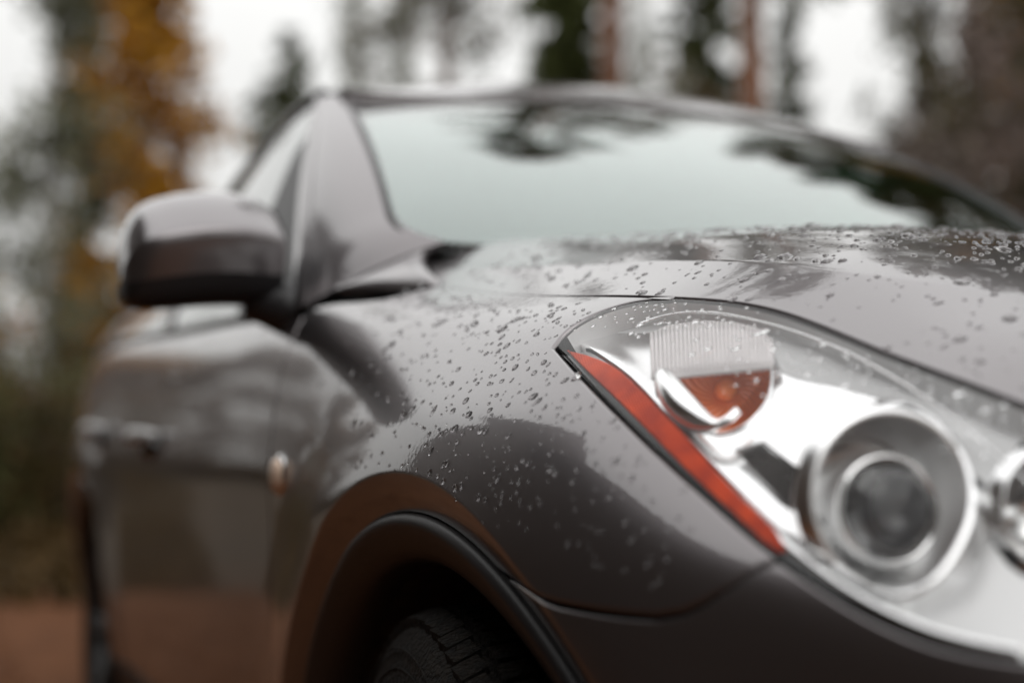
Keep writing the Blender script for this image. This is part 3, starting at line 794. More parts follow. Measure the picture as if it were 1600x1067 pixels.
# amber faceted reflector inside the bowl
c = Vector(PTS['turn_c'][0]); ax = Vector((.42, .84, -.22)).normalized(); x_ = Vector((ax.y, -ax.x, 0)).normalized(); y_ = ax.cross(x_)
V = []; F = []; nr_, na = 7, 48
for i in range(nr_+1):
    r_ = .004+.035*i/nr_
    for k in range(na):
        a = 2*math.pi*k/na
        ph = (.0012 if (k % 2) else -.0012)*(i % 2*2-1)*(i/nr_)
        V.append(tuple(c+x_*math.cos(a)*r_*1.08+y_*math.sin(a)*r_*.95+ax*(.012-11*(r_**2)*.6+ph+.012)))
for i in range(nr_):
    for k in range(na):
        l = (k+1) % na; F.append((i*na+k, i*na+l, (i+1)*na+l, (i+1)*na+k))
F.append(tuple(range(na)))
mesh_obj('amber_reflector', V, F, M['amber_deep'], lamp, smooth=False)
g = Geo(); g.lathe([(-.002, .0), (-.002, .004), (.004, .0085), (.014, .0105), (.024, .009), (.026, .004)], c, ax, 24); g.obj('turn_signal_bulb', M['amber_deep'], lamp)
# ribbed clear cover over the upper half
g = Geo(); T = [Vector(p) for p in PTS['rib_top']]; Bm = [Vector(p) for p in PTS['rib_bot']]
for a, b in zip(T, Bm): g.tube([a+(b-a)*k/5 for k in range(6)], .0020, 8)
g.tube(T, .0016, 6); g.tube(Bm, .0022, 8); g.obj('ribbed_cover', M['rib_clear'], lamp)
V = [tuple(p+Vector((.35, .9, -.2))*.0022) for p in T+Bm]; n = len(T)
mesh_obj('cover_back', V, [(i, i+1, n+i+1, n+i) for i in range(n-1)], M['rib_clear'], lamp)
g = Geo(); g.tube(smooth_open(PTS['crescent'], 2), [.0030+.0110*math.sin(math.pi*min(1, k/22+.1)) if k < 20 else .004 for k in range(len(smooth_open(PTS['crescent'], 2)))], 12); g.obj('bowl_lip', M['satin'], lamp)
# vent with slats
vl = loop3(vent_hole, shroud_depth)
well('vent_recess', vl, (.40, .86, -.30), [(0, 1), (.02, .98), (.05, .95)], M['gloss_black'])
me = None
for a, b in zip(PTS['slat_a'], PTS['slat_b']):
    g = Geo(); g.tube([a, b], .0010, 8)
    g.obj('slat', M['dark_silver'], lamp)
# projector
pc = Vector(PTS['proj_c'][0]); pax = Vector((.16, .975, -.10)).normalized()
g = Geo(); g.lathe([(.010, .0735), (-.002, .0700), (-.0055, .0665), (-.0045, .0635), (.001, .0625), (.012, .0605), (.026, .0580), (.040, .0560), (.052, .0545), (.060, .03)], pc, pax, 96)
g.obj('projector_bowl', M['brushed'], lamp)
g = Geo(); g.lathe([(.0560, .0548), (.052, .0545), (.050, .0495)], pc, pax, 64); g.obj('bowl_groove', M['silver'], lamp)
bc = Vector(PTS['barrel_c'][0])
g = Geo(); g.lathe([(.070, .0500), (.056, .0490), (.044, .0470), (.032, .0452), (.018, .0440), (.008, .0430), (.002, .0418), (-.001, .0400), (-.0005, .0380), (.003, .0360), (.012, .0355)], bc, pax, 96)
g.obj('projector_ring', M['chrome'], lamp)
sag = .012; rl = .0350; prof = [(.003-sag*(1-(k/10)**2), rl*k/10) for k in range(11)]+[(.0055, rl), (.0056, 0)]
prof[0] = (prof[0][0], .0001)
g = Geo(); g.lathe(prof, bc, pax, 72); g.obj('projector_lens', M['beam_glass'], lamp)
g = Geo(); g.lathe([(.010, .0345), (.030, .033), (.045, .02), (.048, .0001)], bc, pax, 48); g.obj('lens_backing', M['baffle'], lamp)
# high beam reflector nearer the grille
b2 = Vector(PTS['beam2_c'][0])
g = Geo(); g.lathe([(.010, .050), (0, .046), (-.002, .0445), (.002, .042), (.02, .037), (.04, .028), (.048, .008), (.048, .0001)], b2, (.1, .98, -.12), 64); g.obj('high_beam_reflector', M['satin'], lamp)
g = Geo(); g.lathe([(.048, .008), (.015, .0075), (.010, .004), (.009, .0001)], b2, (.1, .98, -.12), 24); g.obj('bulb_shield', M['chrome'], lamp)

# ---------------------------------------------------------------- cabin
lerp = lambda a, b, t: a+(b-a)*t
def ws_bottom(s): x = lerp(-.722, .722, s); k = 1-(x/.722)**2; return np.array([x, .490-.19*k, 1.153-.006*k])
def ws_top(s): x = lerp(-.640, .640, s); k = 1-(x/.640)**2; return np.array([x, 1.062-.13*k, 1.521+.018*k])
def windshield_fn(s, t):
    # rounded lower corners
    ss = .5+(s-.5)*(1-.095*max(0, 1-t/.16)**2.2-.03*max(0, (t-.93)/.07)**2)
    p = lerp(ws_bottom(ss), ws_top(ss), t); p = p+np.array([0, -.55, .83])*.028*4*t*(1-t)
    return p
patch('windshield', windshield_fn, 40, 24, M['windshield'], car, thick=.005)
# seal round the glass
g = Geo(); pts = [windshield_fn(0, t) for t in np.linspace(1, 0, 20)]+[windshield_fn(s, 0) for s in np.linspace(0, 1, 30)[1:]]+[windshield_fn(1, t) for t in np.linspace(0, 1, 20)[1:]]
g.tube([p+np.array([0, -.003, .001]) for p in pts], [.0060]*17+[.0045, .0036, .003]+[.003]*27+[.004, .005]+[.006]*19, 8); g.obj('windshield_seal', M['black'], car)
# pillars
pil_lo = np.array([-.826, .585, 1.076]); pil_hi = np.array([-.660, 1.145, 1.546])
def pillar_fn(s, t):
    a = lerp(ws_bottom(0), ws_top(0), t)+np.array([0, -.55, .83])*.028*4*t*(1-t)*.9
    # the pillar spreads at its foot to fill round the lower corner of the glass
    a = a+np.array([.060*max(0, 1-t/.16)**2.2, -.03*max(0, 1-t/.2)**2, .015*max(0, 1-t/.2)**2]) + np.array([.012, .004, -.002])
    b = lerp(pil_lo, pil_hi, t)+np.array([-.008, -.008, .014])*4*t*(1-t)
    p = lerp(a, b, s); n = np.array([-.45, -.62, .62]); 
    return p+n*.012*4*s*(1-s)*(1-.3*t)
patch('windshield_pillar', pillar_fn, 12, 30, M['paint'], car, thick=.01, mirror=True)
# filler between the foot of the pillar, the hood corner and the wing
def foot_fn(s, t):
    k = s*5; i = min(4, int(k)); f = k-i
    W = [(2.22, .63), (2.07, .708), (1.885, .745), (1.985, .778), (2.11, .812), (2.26, .842)]
    q = np.array([[lerp(W[i][0], W[i+1][0], f), lerp(W[i][1], W[i+1][1], f)]]); b = surf_pos(q[:, 0], q[:, 1])[0]-np.array([0, 0, .009])
    a = pillar_fn(s, 0)
    return lerp(b, a, t)+np.array([-.3, -.4, .6])*.012*4*t*(1-t)
patch('pillar_foot', foot_fn, 32, 10, M['paint'], car, thick=.006, mirror=True)
def cowl_corner_fn(s, t):
    q = np.array([[lerp(2.215, 2.29, s), lerp(.635, .53, s)]]); b = surf_pos(q[:, 0], q[:, 1])[0]-np.array([0, 0, .010])
    a = lerp(pillar_fn(0, .0), windshield_fn(.26, .0)+np.array([0, -.004, -.006]), s)
    return lerp(b, a, t)+np.array([0, -.2, .6])*.010*4*t*(1-t)*(1-s)
patch('cowl_corner', cowl_corner_fn, 10, 6, M['paint'], car, thick=.005, mirror=True)
def cowl_fn(s, t):
    x = lerp(-.60, .60, s); k = 1-(x/.66)**2
    a = np.array([x, .24+.20*(1-k), 1.132]); b = ws_bottom(.5+.5*x/.722)+np.array([0, .02, -.008])
    return lerp(a, b, t)
patch('cowl_panel', cowl_fn, 30, 4, M['black'], car, thick=.01)
# wiper arms resting at the foot of the glass
for x0, x1 in ((-.50, .02), (.08, .56)):
    g = Geo(); g.tube([windshield_fn(.5+.5*(x0+(x1-x0)*k/10)/.722, .012+.012*math.sin(k/10*2.2))+np.array([0, -.010, .008]) for k in range(11)], .005, 6); g.obj('wiper', M['black'], car)
# roof
ry = [.92, 1.06, 1.28, 1.58, 1.91, 2.5, 3.1, 3.4]
rail_x = [.630, .645, .664, .668, .668, .655, .62, .58]; rail_z = [1.512, 1.550, 1.560, 1.545, 1.505, 1.45, 1.37, 1.29]; mid_z = [1.540, 1.608, 1.662, 1.690, 1.692, 1.645, 1.57, 1.49]
def nspl(xk, yk):
    xk = np.array(xk); Mx = second_derivs(xk); yk = np.array(yk)
    return lambda x: float(basis(xk, Mx, np.array([x]))[0] @ yk)
f_rx, f_rz, f_mz = nspl(ry, rail_x), nspl(ry, rail_z), nspl(ry, mid_z)
def roof_fn(s, t):
    a = 2*s-1; y = lerp(.925, 3.4, t); y2 = y+.135*a*a*(1-t)**6
    return np.array([f_rx(y2)*a, y2, lerp(f_mz(y), f_rz(y2), abs(a)**2.3)])
patch('roof', roof_fn, 36, 50, M['paint'], car, thick=.01)
def header_fn(s, t):
    a = ws_top(s)+np.array([0, -.002, -.004]); b = roof_fn(s, 0)+np.array([0, .006, -.002]); n = np.array([0, -.5, .6])
    return lerp(a, b, t)+n*.006*4*t*(1-t)
patch('roof_header', header_fn, 36, 4, M['paint'], car, thick=.008)
def rail(y): return np.array([-f_rx(y), y, f_rz(y)])
def belt_pt(y):
    P = surf_pos([min(5.1, 1.65+y)], [.898])[0]; 
    v = 1.65+y
    for _ in range(6):
        P = surf_pos([v], [.893])[0]; v += (y-P[1])*.95
    return P
belt_k = [belt_pt(y) for y in (.62, 1.0, 1.5, 2.0, 2.5, 3.0, 3.3)]
f_bx = nspl([.62, 1.0, 1.5, 2.0, 2.5, 3.0, 3.3], [p[0] for p in belt_k]); f_bz = nspl([.62, 1.0, 1.5, 2.0, 2.5, 3.0, 3.3], [p[2] for p in belt_k])
def side_fn(u0, u1):
    def f(s, t):
        # s runs back, t runs up; front edge leans with the windscreen pillar
        s = lerp(u0, u1, s)
        yb = lerp(.615, 3.25, s); yt = lerp(1.168, 3.12, s)
        a = np.array([f_bx(yb), yb, f_bz(yb)-.004]); b = rail(yt)
        p = lerp(a, b, t); return p+np.array([-1, 0, .25])*.014*4*t*(1-t)
    return f
patch('side_window', side_fn(.004, .44), 24, 14, M['side_glass'], car, thick=.004, mirror=True)
patch('rear_side_window', side_fn(.47, .80), 20, 14, M['side_glass'], car, thick=.004, mirror=True)
patch('door_pillar', side_fn(.435, .475), 3, 14, M['gloss_black'], car, thick=.010, mirror=True)
patch('rear_pillar', side_fn(.79, 1.0), 10, 14, M['paint'], car, thick=.012, mirror=True)
def frame_pts(t): return side_fn(0, 1)(.0, t)
def doorframe_fn(s, t):
    a = lerp(pil_lo, pil_hi, t)+np.array([-.008, -.008, .014])*4*t*(1-t)+np.array([-.0015, .0035, 0]); b = side_fn(0, 1)(.004, t)
    return lerp(a, b, s)+np.array([-.004, 0, .0])*math.sin(math.pi*s)
patch('door_frame', doorframe_fn, 6, 24, M['paint'], car, thick=.010, mirror=True)
def glass_reflection_fn(s, t):
    p = side_fn(0, 1)(.003+s*.150*(1-t)**.8, t*.80); return p+np.array([-.006, 0, .001])
patch('dark_glass_reflection', glass_reflection_fn, 8, 8, M['black'], car, thick=.005, mirror=True)  # added black sheet standing in for trees reflected in the side window
for m_ in (-1, 1):
    g = Geo(); ys = np.linspace(1.15, 3.3, 30)
    g.tube([(m_*(abs(rail(y)[0])+.006), y, f_rz(y)+.001) for y in ys], .011, 8); g.obj('roof_edge_trim', M['gloss_black'], car)
    g = Geo(); ys = np.linspace(.70, 3.25, 40)
    g.tube([(m_*(abs(f_bx(y))+.002), y, f_bz(y)+.003) for y in ys], .007, 8); g.obj('belt_trim', M['gloss_black'], car)
# tailgate closing the back
def tail_fn(s, t):
    top = np.array([lerp(-.58, .58, s), 3.4, lerp(f_mz(3.4), f_rz(3.4), abs(2*s-1)**2.3)])
    x = 2*s-1; bot = np.array([.80*x, 3.55+.12*(1-x*x), .28])
    mid = np.array([.80*x, 3.60+.12*(1-x*x), 1.2])
    return lerp(lerp(top, mid, t), lerp(mid, bot, t), t)
patch('tailgate', tail_fn, 16, 16, M['paint'], car, thick=.01)
# inside
g = Geo(); g.box((0, .72, 1.03), (1.36, .44, .12)); g.box((0, .95, 1.08), (.6, .12, .06)); g.obj('dashboard', M['dash'], car, smooth=False)
g = Geo(); g.tube([(.36+.18*math.cos(a), 1.12+.05*math.sin(a), 1.08+.17*math.sin(a)) for a in np.linspace(0, 2*math.pi, 33)[:-1]], .014, 8, closed=True); g.tube([(.36, 1.12, 1.08), (.36, .95, 1.04)], .03, 8); g.box((.36, 1.12, 1.08), (.32, .02, .05)); g.obj('steering_wheel', M['dash'], car)
for x in (-.36, .36):
    for y, nm in ((1.50, 'seat'), (2.35, 'seat')):
        g = Geo(); g.tube([(x, y+.10, .62), (x, y+.18, .85), (x, y+.28, 1.10)], [.24, .23, .17], 12); g.tube([(x, y+.3, 1.10), (x, y+.34, 1.19), (x, y+.36, 1.27)], [.06, .12, .10], 12); g.obj(nm, M['seat'], car)
g = Geo(); g.box((0, 2.0, .45), (1.6, 3.0, .05)); g.obj('cabin_floor', M['dash'], car, smooth=False)

# ---------------------------------------------------------------- wing mirror
mir = bpy.data.objects.new('wing_mirror', None); COL.objects.link(mir); mir.parent = car
sec_k = [(-.856, .84, .80, -.004), (-.876, .94, .95, .0), (-.93, 1.0, 1.0, .004), (-.985, 1.0, 1.0, 0), (-1.030, .98, .98, -.008), (-1.066, .92, .92, -.016), (-1.088, .80, .78, -.026), (-1.100, .56, .52, -.034), (-1.104, .20, .18, -.038)]
prof_m = [(.792, 1.096), (.74, 1.084), (.69, 1.082), (.663, 1.088), (.650, 1.105), (.641, 1.130), (.634, 1.165), (.630, 1.192), (.633, 1.201), (.645, 1.210), (.685, 1.242), (.735, 1.272), (.785, 1.283), (.800, 1.272), (.800, 1.17)]
def mirror_half(lo, hi, name, m_):
    V = []; F = []
    cy0, cz0 = .735, 1.165
    pr = prof_m[lo:hi]
    for x, sy, sz, dz in sec_k:
        for y, z in pr: V.append((x, cy0+(y-cy0)*sy, cz0+dz+(z-cz0)*sz))
    n = len(pr)
    for i in range(len(sec_k)-1):
        for j in range(n-1): F.append((i*n+j, i*n+j+1, (i+1)*n+j+1, (i+1)*n+j))
    o = mesh_obj(name, V, F, m_, mir)
    md = o.modifiers.new('smooth', 'SUBSURF'); md.levels = md.render_levels = 2
    return o
mirror_half(5, 15, 'mirror_cap', M['paint']); mirror_half(0, 6, 'mirror_underside', M['black'])
V = [(-.856, .735+(y-.735)*.82, 1.165+(z-1.165)*.80) for y, z in prof_m]; mesh_obj('mirror_inner_face', V, [tuple(range(len(V)))], M['black'], mir, smooth=False)
g = Geo(); g.box((-.985, .785, 1.165), (.20, .008, .13)); o = g.obj('mirror_glass', M['mirror'], mir, smooth=False)
g = Geo(); g.tube([(-.90, .715, 1.10), (-.875, .705, 1.095), (-.845, .69, 1.085), (-.815, .68, 1.075)], [.036, .040, .046, .052], 12); g.obj('mirror_arm', M['black'], mir)
# its twin on the other side
mir2 = bpy.data.objects.new('wing_mirror', None); COL.objects.link(mir2); mir2.parent = car; mir2.scale = (-1, 1, 1)
for ch in list(mir.children):
    c_ = ch.copy(); COL.objects.link(c_); c_.parent = mir2

# ---------------------------------------------------------------- handles and side lamp
def handle(v, u, mirror=False):
    P, Nn = surf([v], [u]); P = Vector(P[0])
    if mirror: P.x = -P.x
    s = 1 if mirror else -1
    h = bpy.data.objects.new('door_handle', None); COL.objects.link(h); h.parent = car
    g = Geo(); g.tube([P+Vector((s*(.004+.036*math.sin(math.pi*k/8)**.6), -.10+.025*k, .0)) for k in range(9)], [.010, .015, .017, .018, .018, .018, .017, .015, .010], 12); g.obj('grip', M['silver'], h)
    g = Geo(); g.tube([P+Vector((s*.001, -.075+.0166*k, -.028)) for k in range(10)], [.004, .014, .02, .024, .026, .026, .024, .02, .014, .004], 10)
    g.obj('grip_black_bar', M['gloss_black'], h)  # rounded black bar set below the grip
    g = Geo(); g.lathe([(0, .016), (.006, .015), (.009, .011), (.0095, .0001)], P+Vector((s*-.0, .12, -.0)), (s, 0, 0), 24); g.obj('lock', M['chrome'], h)
for mm in (False, True):
    handle(3.24, 1.035, mm); handle(4.02, 1.03, mm)
P, Nn = surf([2.085], [1.070])
g = Geo(); g.lathe([(.0, .026), (.008, .025), (.013, .019), (.015, .010), (.0155, .0001)], P[0], (-1, 0, 0), 32); g.obj('side_marker_lamp', mat('pale_marker_lamp', (.75, .55, .42), .12, .2, Coat_Weight=1.), car)
g = Geo(); g.lathe([(-.002, .031), (.003, .030), (.004, .026)], P[0], (-1, 0, 0), 32); g.obj('side_marker_bezel', M['chrome'], car)

# ---------------------------------------------------------------- raindrops
def drop_mesh(i):
    r_ = random.Random(40+i); V = []; F = []; na, nr_ = 18, 6
    ph = [r_.uniform(0, 6.28) for _ in range(3)]; am = [r_.uniform(.0, .10), r_.uniform(0, .10), r_.uniform(0, .05)]
    tail = r_.uniform(-.18, .25)
    ca = math.radians(68)                              # contact angle
    for k in range(nr_+1):
        a = ca*k/nr_; rad = math.sin(a)/math.sin(ca); h = (math.cos(a)-math.cos(ca))/math.sin(ca)
        for j in range(na):
            q = 2*math.pi*j/na
            w = 1+sum(am[m_]*math.sin((m_+2)*q+ph[m_]) for m_ in range(3))*rad
            x = math.cos(q)*rad*w; y = math.sin(q)*rad*w*(1+tail*math.cos(q))
            V.append((x, y, h-.02))
    for k in range(nr_):
        for j in range(na):
            l = (j+1) % na
            F.append(((k)*na+j, (k)*na+l, (k+1)*na+l, (k+1)*na+j)[::-1])
    b = len(V); V.append((0, 0, -.10))
    for j in range(na): F.append((nr_*na+j, nr_*na+(j+1) % na, b)[::-1])
    me = bpy.data.meshes.new('water_drop'); me.from_pydata(V, [], F); me.polygons.foreach_set('use_smooth', [True]*len(F)); me.materials.append(M['water'])
    bm = bmesh.new(); bm.from_mesh(me); bmesh.ops.remove_doubles(bm, verts=bm.verts, dist=1e-4); bmesh.ops.recalc_face_normals(bm, faces=bm.faces); bm.to_mesh(me); bm.free()
    return me
DM = [drop_mesh(i) for i in range(12)]
camP = np.array(cam.location)
_fw = np.array([math.sin(.40)*math.cos(.074), math.cos(.40)*math.cos(.074), math.sin(.074)]); _rt = np.array([math.cos(.40), -math.sin(.40), 0]); _up = np.cross(_rt, _fw)
wind = _rt*.50+_up*.62                                  # the drops were drawn out by the wind of the drive
lens_c = resample(lens_poly, .01)
drops = []
def scatter(n, v0, v1, u0, u1, rmean, sig, elong, dens=None, on='body'):
    c = 0; tries = 0
    while c < n and tries < n*60:
        tries += 1
        v = rng.uniform(v0, v1); u = rng.uniform(u0, u1)
        q = np.array([[v, u]])
        inl = bool(inside(lens_c, q)[0])
        if (on == 'lens') != inl: continue
        if edge_dist(q, lens_c)[0] < .004: continue
        if dens is not None and rng.random() > dens(v, u): continue
        r_ = min(.0072, rmean*math.exp(rng.normal()*sig))
        if any(abs(v-d[0]) < (r_+d[2])*1.25 and abs(u-d[1]) < (r_+d[2])*1.25 for d in drops): continue
        drops.append((v, u, r_, elong*math.exp(rng.normal()*.18)*(1.6 if rng.random() < .07 else 1))); c += 1
g2 = lambda x, c, w: math.exp(-((x-c)/w)**2)
scatter(520, 1.04, 1.95, .765, 1.03, .00185, .42, 1.18, lambda v, u: min(1, .12+1.0*g2(v, 1.40, .26)*g2(u, .92, .12)+.5*g2(u, .79, .05)))
scatter(70, 1.0, 1.28, .90, 1.04, .0017, .35, 1.15)
scatter(1500, .70, 1.90, .10, .735, .0019, .55, 1.25, lambda v, u: min(1, .35+.65*g2(u, .38, .28)))
scatter(90, 1.6, 2.2, .2, .75, .0018, .4, 1.2)
scatter(240, .75, 1.34, .72, .825, .0014, .42, 1.3, lambda v, u: min(1, .04+.96*g2(u, .760, .035)), on='lens')
scatter(160, 2.25, 3.6, .90, 1.06, .0022, .4, 1.1)
dv = np.array([d[0] for d in drops]); du = np.array([d[1] for d in drops])
DP, DN = surf(dv, du)
depth_ = (DP-camP) @ _fw
front = ((camP-DP)*DN).sum(1) > 0
size = np.where(front, np.array([d[2] for d in drops])/depth_, 0)
order = np.argsort(-size)
GJ = Geo(); built = 0
for rank, i in enumerate(order):
    n = DN[i]; d = drops[i]
    w = wind+rng.normal(size=3)*.22
    x = w-n*(w@n); x /= np.linalg.norm(x); y = np.cross(n, x)
    rx, ry_, rz = d[2]*d[3], d[2], d[2]*rng.uniform(.70, 1.0)
    me = DM[int(rng.integers(12))]
    Mx = Matrix(((x[0]*rx, y[0]*ry_, n[0]*rz, DP[i][0]), (x[1]*rx, y[1]*ry_, n[1]*rz, DP[i][1]), (x[2]*rx, y[2]*ry_, n[2]*rz, DP[i][2]), (0, 0, 0, 1)))
    if rank < 300: share('water_drop', me, car, Mx)
    else: GJ.add([Mx @ v.co for v in me.vertices], [tuple(p.vertices) for p in me.polygons])
GJ.obj('water_drops', M['water'], car, kind='stuff')

# ---------------------------------------------------------------- ground
GZ = -.045
CX, CY = -1.40, -1.56
def polar(az, dist): return (CX+math.sin(R(az))*dist, CY+math.cos(R(az))*dist)
def sheet(name, m, x0, x1, y0, y1, nx, ny, zf, **kw):
    V = [(lerp(x0, x1, i/nx), lerp(y0, y1, j/ny), zf(lerp(x0, x1, i/nx), lerp(y0, y1, j/ny))) for i in range(nx+1) for j in range(ny+1)]
    F = [(i*(ny+1)+j, (i+1)*(ny+1)+j, (i+1)*(ny+1)+j+1, i*(ny+1)+j+1) for i in range(nx) for j in range(ny)]
    return mesh_obj(name, V, F, m, None, True, **kw)
M['earth'] = noise_col(mat('forest_floor', (.06, .045, .03), .95), (.028, .020, .008), (.060, .034, .014), .8, 6, bump=.6, bscale=9)
M['gravel'] = noise_col(mat('reddish_gravel', (.16, .09, .055), .9, 0., Specular_IOR_Level=.15), (.085, .032, .012), (.140, .056, .022), 3.5, 8, bump=.7, bscale=60)
sheet('ground', M['earth'], -220, 220, -220, 220, 4, 4, lambda x, y: GZ-.03, kind='structure')
def road_edge(y): return 0
V = []; F = []
yard = [polar(a, 8.9+.5*math.sin(a*.11)+.35*math.sin(a*.37)) for a in range(-80, 140, 3)]+[(9, -14), (-12, -14)]
gv = [(x, y) for x, y in yard]
mesh_obj('gravel_yard', [(x, y, GZ) for x, y in gv], [tuple(range(len(gv)))], M['gravel'], None, False, kind='structure')
# loose stones near the car
gs = Geo()
for k in range(2600):
    a = rng.uniform(-12, 20); d = rng.uniform(1.4, 8.6); x, y = polar(a, d)
    if x > -.95: continue
    s_ = rng.uniform(.006, .022); Mx = Matrix.Rotation(rng.uniform(0, 6), 3, 'Z') @ Matrix.Rotation(rng.uniform(0, 1), 3, 'X')
    gs.box((x, y, GZ+s_*.25), (s_*1.3, s_, s_*.8), Mx)
gs.obj('gravel', M['gravel'], None, False, kind='stuff')

# ---------------------------------------------------------------- trees
def leaf_mat(name, c1, c2, scale=1.2):
    m = noise_col(mat(name, c1, .7, 0., Specular_IOR_Level=.12), c1, c2, scale, 4)
    return m
M['spruce'] = leaf_mat('spruce_needles', (.042, .054, .016), (.105, .118, .040))
M['birch_orange'] = leaf_mat('orange_birch_leaves', (.38, .175, .014), (.60, .30, .04))
M['birch_green'] = leaf_mat('fading_green_leaves', (.11, .115, .066), (.21, .21, .14))
M['pine'] = leaf_mat('pine_needles', (.085, .090, .050), (.18, .155, .10))
M['rusty'] = leaf_mat('rusty_leaves', (.12, .075, .04), (.22, .14, .09))
M['twig'] = leaf_mat('pinkish_twigs', (.16, .12, .10), (.27, .21, .19))
M['mixed'] = leaf_mat('brown_green_leaves', (.065, .065, .026), (.16, .135, .062))
M['under'] = leaf_mat('undergrowth_leaves', (.035, .026, .010), (.10, .055, .016))
M['bark_pine'] = noise_col(mat('orange_pine_bark', (.25, .11, .06), .9), (.13, .065, .040), (.27, .12, .065), 4, 5, stretch=(1, 1, .3))
M['bark_birch'] = noise_col(mat('birch_bark', (.6, .58, .55), .8), (.22, .20, .19), (.62, .60, .57), 3, 4, stretch=(.4, .4, 2))
M['bark_dark'] = noise_col(mat('dark_bark', (.08, .06, .05), .9), (.05, .04, .03), (.12, .09, .07), 5, 5)
def quads(P, S, r_):
    """leaf clumps: one small quad per point"""
    n = len(P); a = r_.normal(size=(n, 3)); a /= np.linalg.norm(a, axis=1)[:, None]; b = r_.normal(size=(n, 3)); b -= a*(a*b).sum(1)[:, None]; b /= np.linalg.norm(b, axis=1)[:, None]
    a = a*S[:, None]; b = b*(S*r_.uniform(.35, .8, n))[:, None]
    V = np.stack([P-a, P-b*.8, P+a, P+b*.8], 1).reshape(-1, 3)
    return V
def raw_mesh(name, V, m):
    n = len(V)//4; me = bpy.data.meshes.new(name)
    me.vertices.add(len(V)); me.vertices.foreach_set('co', V.astype(np.float32).ravel())
    me.loops.add(len(V)); me.loops.foreach_set('vertex_index', np.arange(len(V), dtype=np.int32))
    me.polygons.add(n); me.polygons.foreach_set('loop_start', np.arange(0, len(V), 4, dtype=np.int32))
    me.update(calc_edges=True); me.materials.append(m); return me
def geo_mesh(g, name, m):
    me = bpy.data.meshes.new(name); me.from_pydata(g.v, [], g.f); me.polygons.foreach_set('use_smooth', [True]*len(g.f)); me.materials.append(m); return me
def make_tree(kind, h, rad, z0, n, leaf, seed):
    """trunk with limbs, crown of leaf clumps; base at the origin"""
    r_ = np.random.default_rng(seed); g = Geo(); P = []
    lean = r_.normal(size=2)*(.003 if kind == 'spruce' else .010)*h
    def axis(z): t = z/h; return np.array([lean[0]*t*t, lean[1]*t*t, z])
    tr = {'spruce': .016, 'pine': .020, 'birch': .012, 'twig': .008}[kind]*h*(.42 if kind == 'pine' and h > 20 else 1)
    zs = np.linspace(0, h*.97, 12); g.tube([axis(z)-np.array([0, 0, .1 if i == 0 else 0]) for i, z in enumerate(zs)], [tr*(1-.9*z/h)*(1.25 if i == 0 else 1) for i, z in enumerate(zs)], 9)
    if kind == 'spruce':
        z = z0
        while z < h*.985:
            t = (z-z0)/(h-z0); L0 = rad*(1-t)**.85+.08
            for k in range(r_.integers(5, 8)):
                a = r_.uniform(0, 6.283); L = L0*r_.uniform(.6, 1.1); d = np.array([math.cos(a), math.sin(a), 0])
                b0 = axis(z); e = b0+d*L+np.array([0, 0, -.28*L+.10*L]); mid = b0+d*L*.55-np.array([0, 0, .22*L])
                g.tube([b0, mid, e], [.012*h/10+.004, .008, .004], 4, cap=False)
                m_ = max(4, int(46*L)); q = r_.uniform(.12, 1, m_)
                pts = b0*(1-q)[:, None]**2+2*(q*(1-q))[:, None]*mid+q[:, None]**2*e
                pts = pts+r_.normal(size=(m_, 3))*np.array([.10, .10, .07])*(.4+L*.5)-np.array([0, 0, .08])*r_.random(m_)[:, None]
                P.append(pts)
            z += r_.uniform(.15, .27)*min(1.15, h/9)
    elif kind == 'pine':
        for k in range(int(26+h)):
            t = r_.random()**.75; z = z0+(h-z0)*t; a = r_.uniform(0, 6.283); L = rad*math.sin(math.pi*min(.97, .22+.72*t))*r_.uniform(.45, 1.1)
            b0 = axis(z*.96); e = b0+np.array([math.cos(a)*L, math.sin(a)*L, r_.uniform(.0, .45)*L]); mid = (b0+e)/2+r_.normal(size=3)*.12
            g.tube([b0, mid, e], [.03, .02, .008], 5, cap=False)
            for c in range(3):
                cc = b0+(e-b0)*r_.uniform(.45, 1.05)+r_.normal(size=3)*.12; m_ = 42; pts = cc+r_.normal(size=(m_, 3))*np.array([.26, .26, .15]); P.append(pts)
    elif kind == 'birch':
        for k in range(int(42+h*2)):
            t = r_.random(); z = z0+(h-z0)*t; a = r_.uniform(0, 6.283); w = rad*(math.sin(math.pi*min(.98, .12+.86*t**.9)))**.8*(1.05-.45*t)
            L = w*r_.uniform(.35, 1.08); b0 = axis(z*.9); e = b0+np.array([math.cos(a)*L, math.sin(a)*L, r_.uniform(.25, .8)*L]); mid = (b0+e)/2+np.array([0, 0, .1])
            g.tube([b0, mid, e, e+np.array([math.cos(a)*.1, math.sin(a)*.1, -.25])], [.016, .011, .006, .002], 4, cap=False)
            for c in range(3):
                cc = b0+(e-b0)*r_.uniform(.3, 1.1)+r_.normal(size=3)*.10; m_ = 34; P.append(cc+r_.normal(size=(m_, 3))*np.array([.20, .20, .26]))
    else:
        for k in range(70):
            t = r_.random(); z = z0+(h-z0)*t; a = r_.uniform(0, 6.283); L = rad*r_.uniform(.3, 1.)*(1.1-.6*t); b0 = axis(z*.85)
            e = b0+np.array([math.cos(a)*L, math.sin(a)*L, L*r_.uniform(.5, 1.4)]); g.tube([b0, (b0+e)/2+r_.normal(size=3)*.06, e], [.012, .008, .003], 4, cap=False)
            for c in range(4):
                s_ = b0+(e-b0)*r_.uniform(.3, .9); e2 = s_+r_.normal(size=3)*.32+np.array([0, 0, .12]); g.tube([s_, e2], [.005, .002], 3, cap=False)
            P.append(b0+(e-b0)*r_.uniform(.2, 1.1, 26)[:, None]+r_.normal(size=(26, 3))*.20)
    P = np.concatenate(P)
    if len(P) > n: P = P[r_.choice(len(P), n, replace=False)]
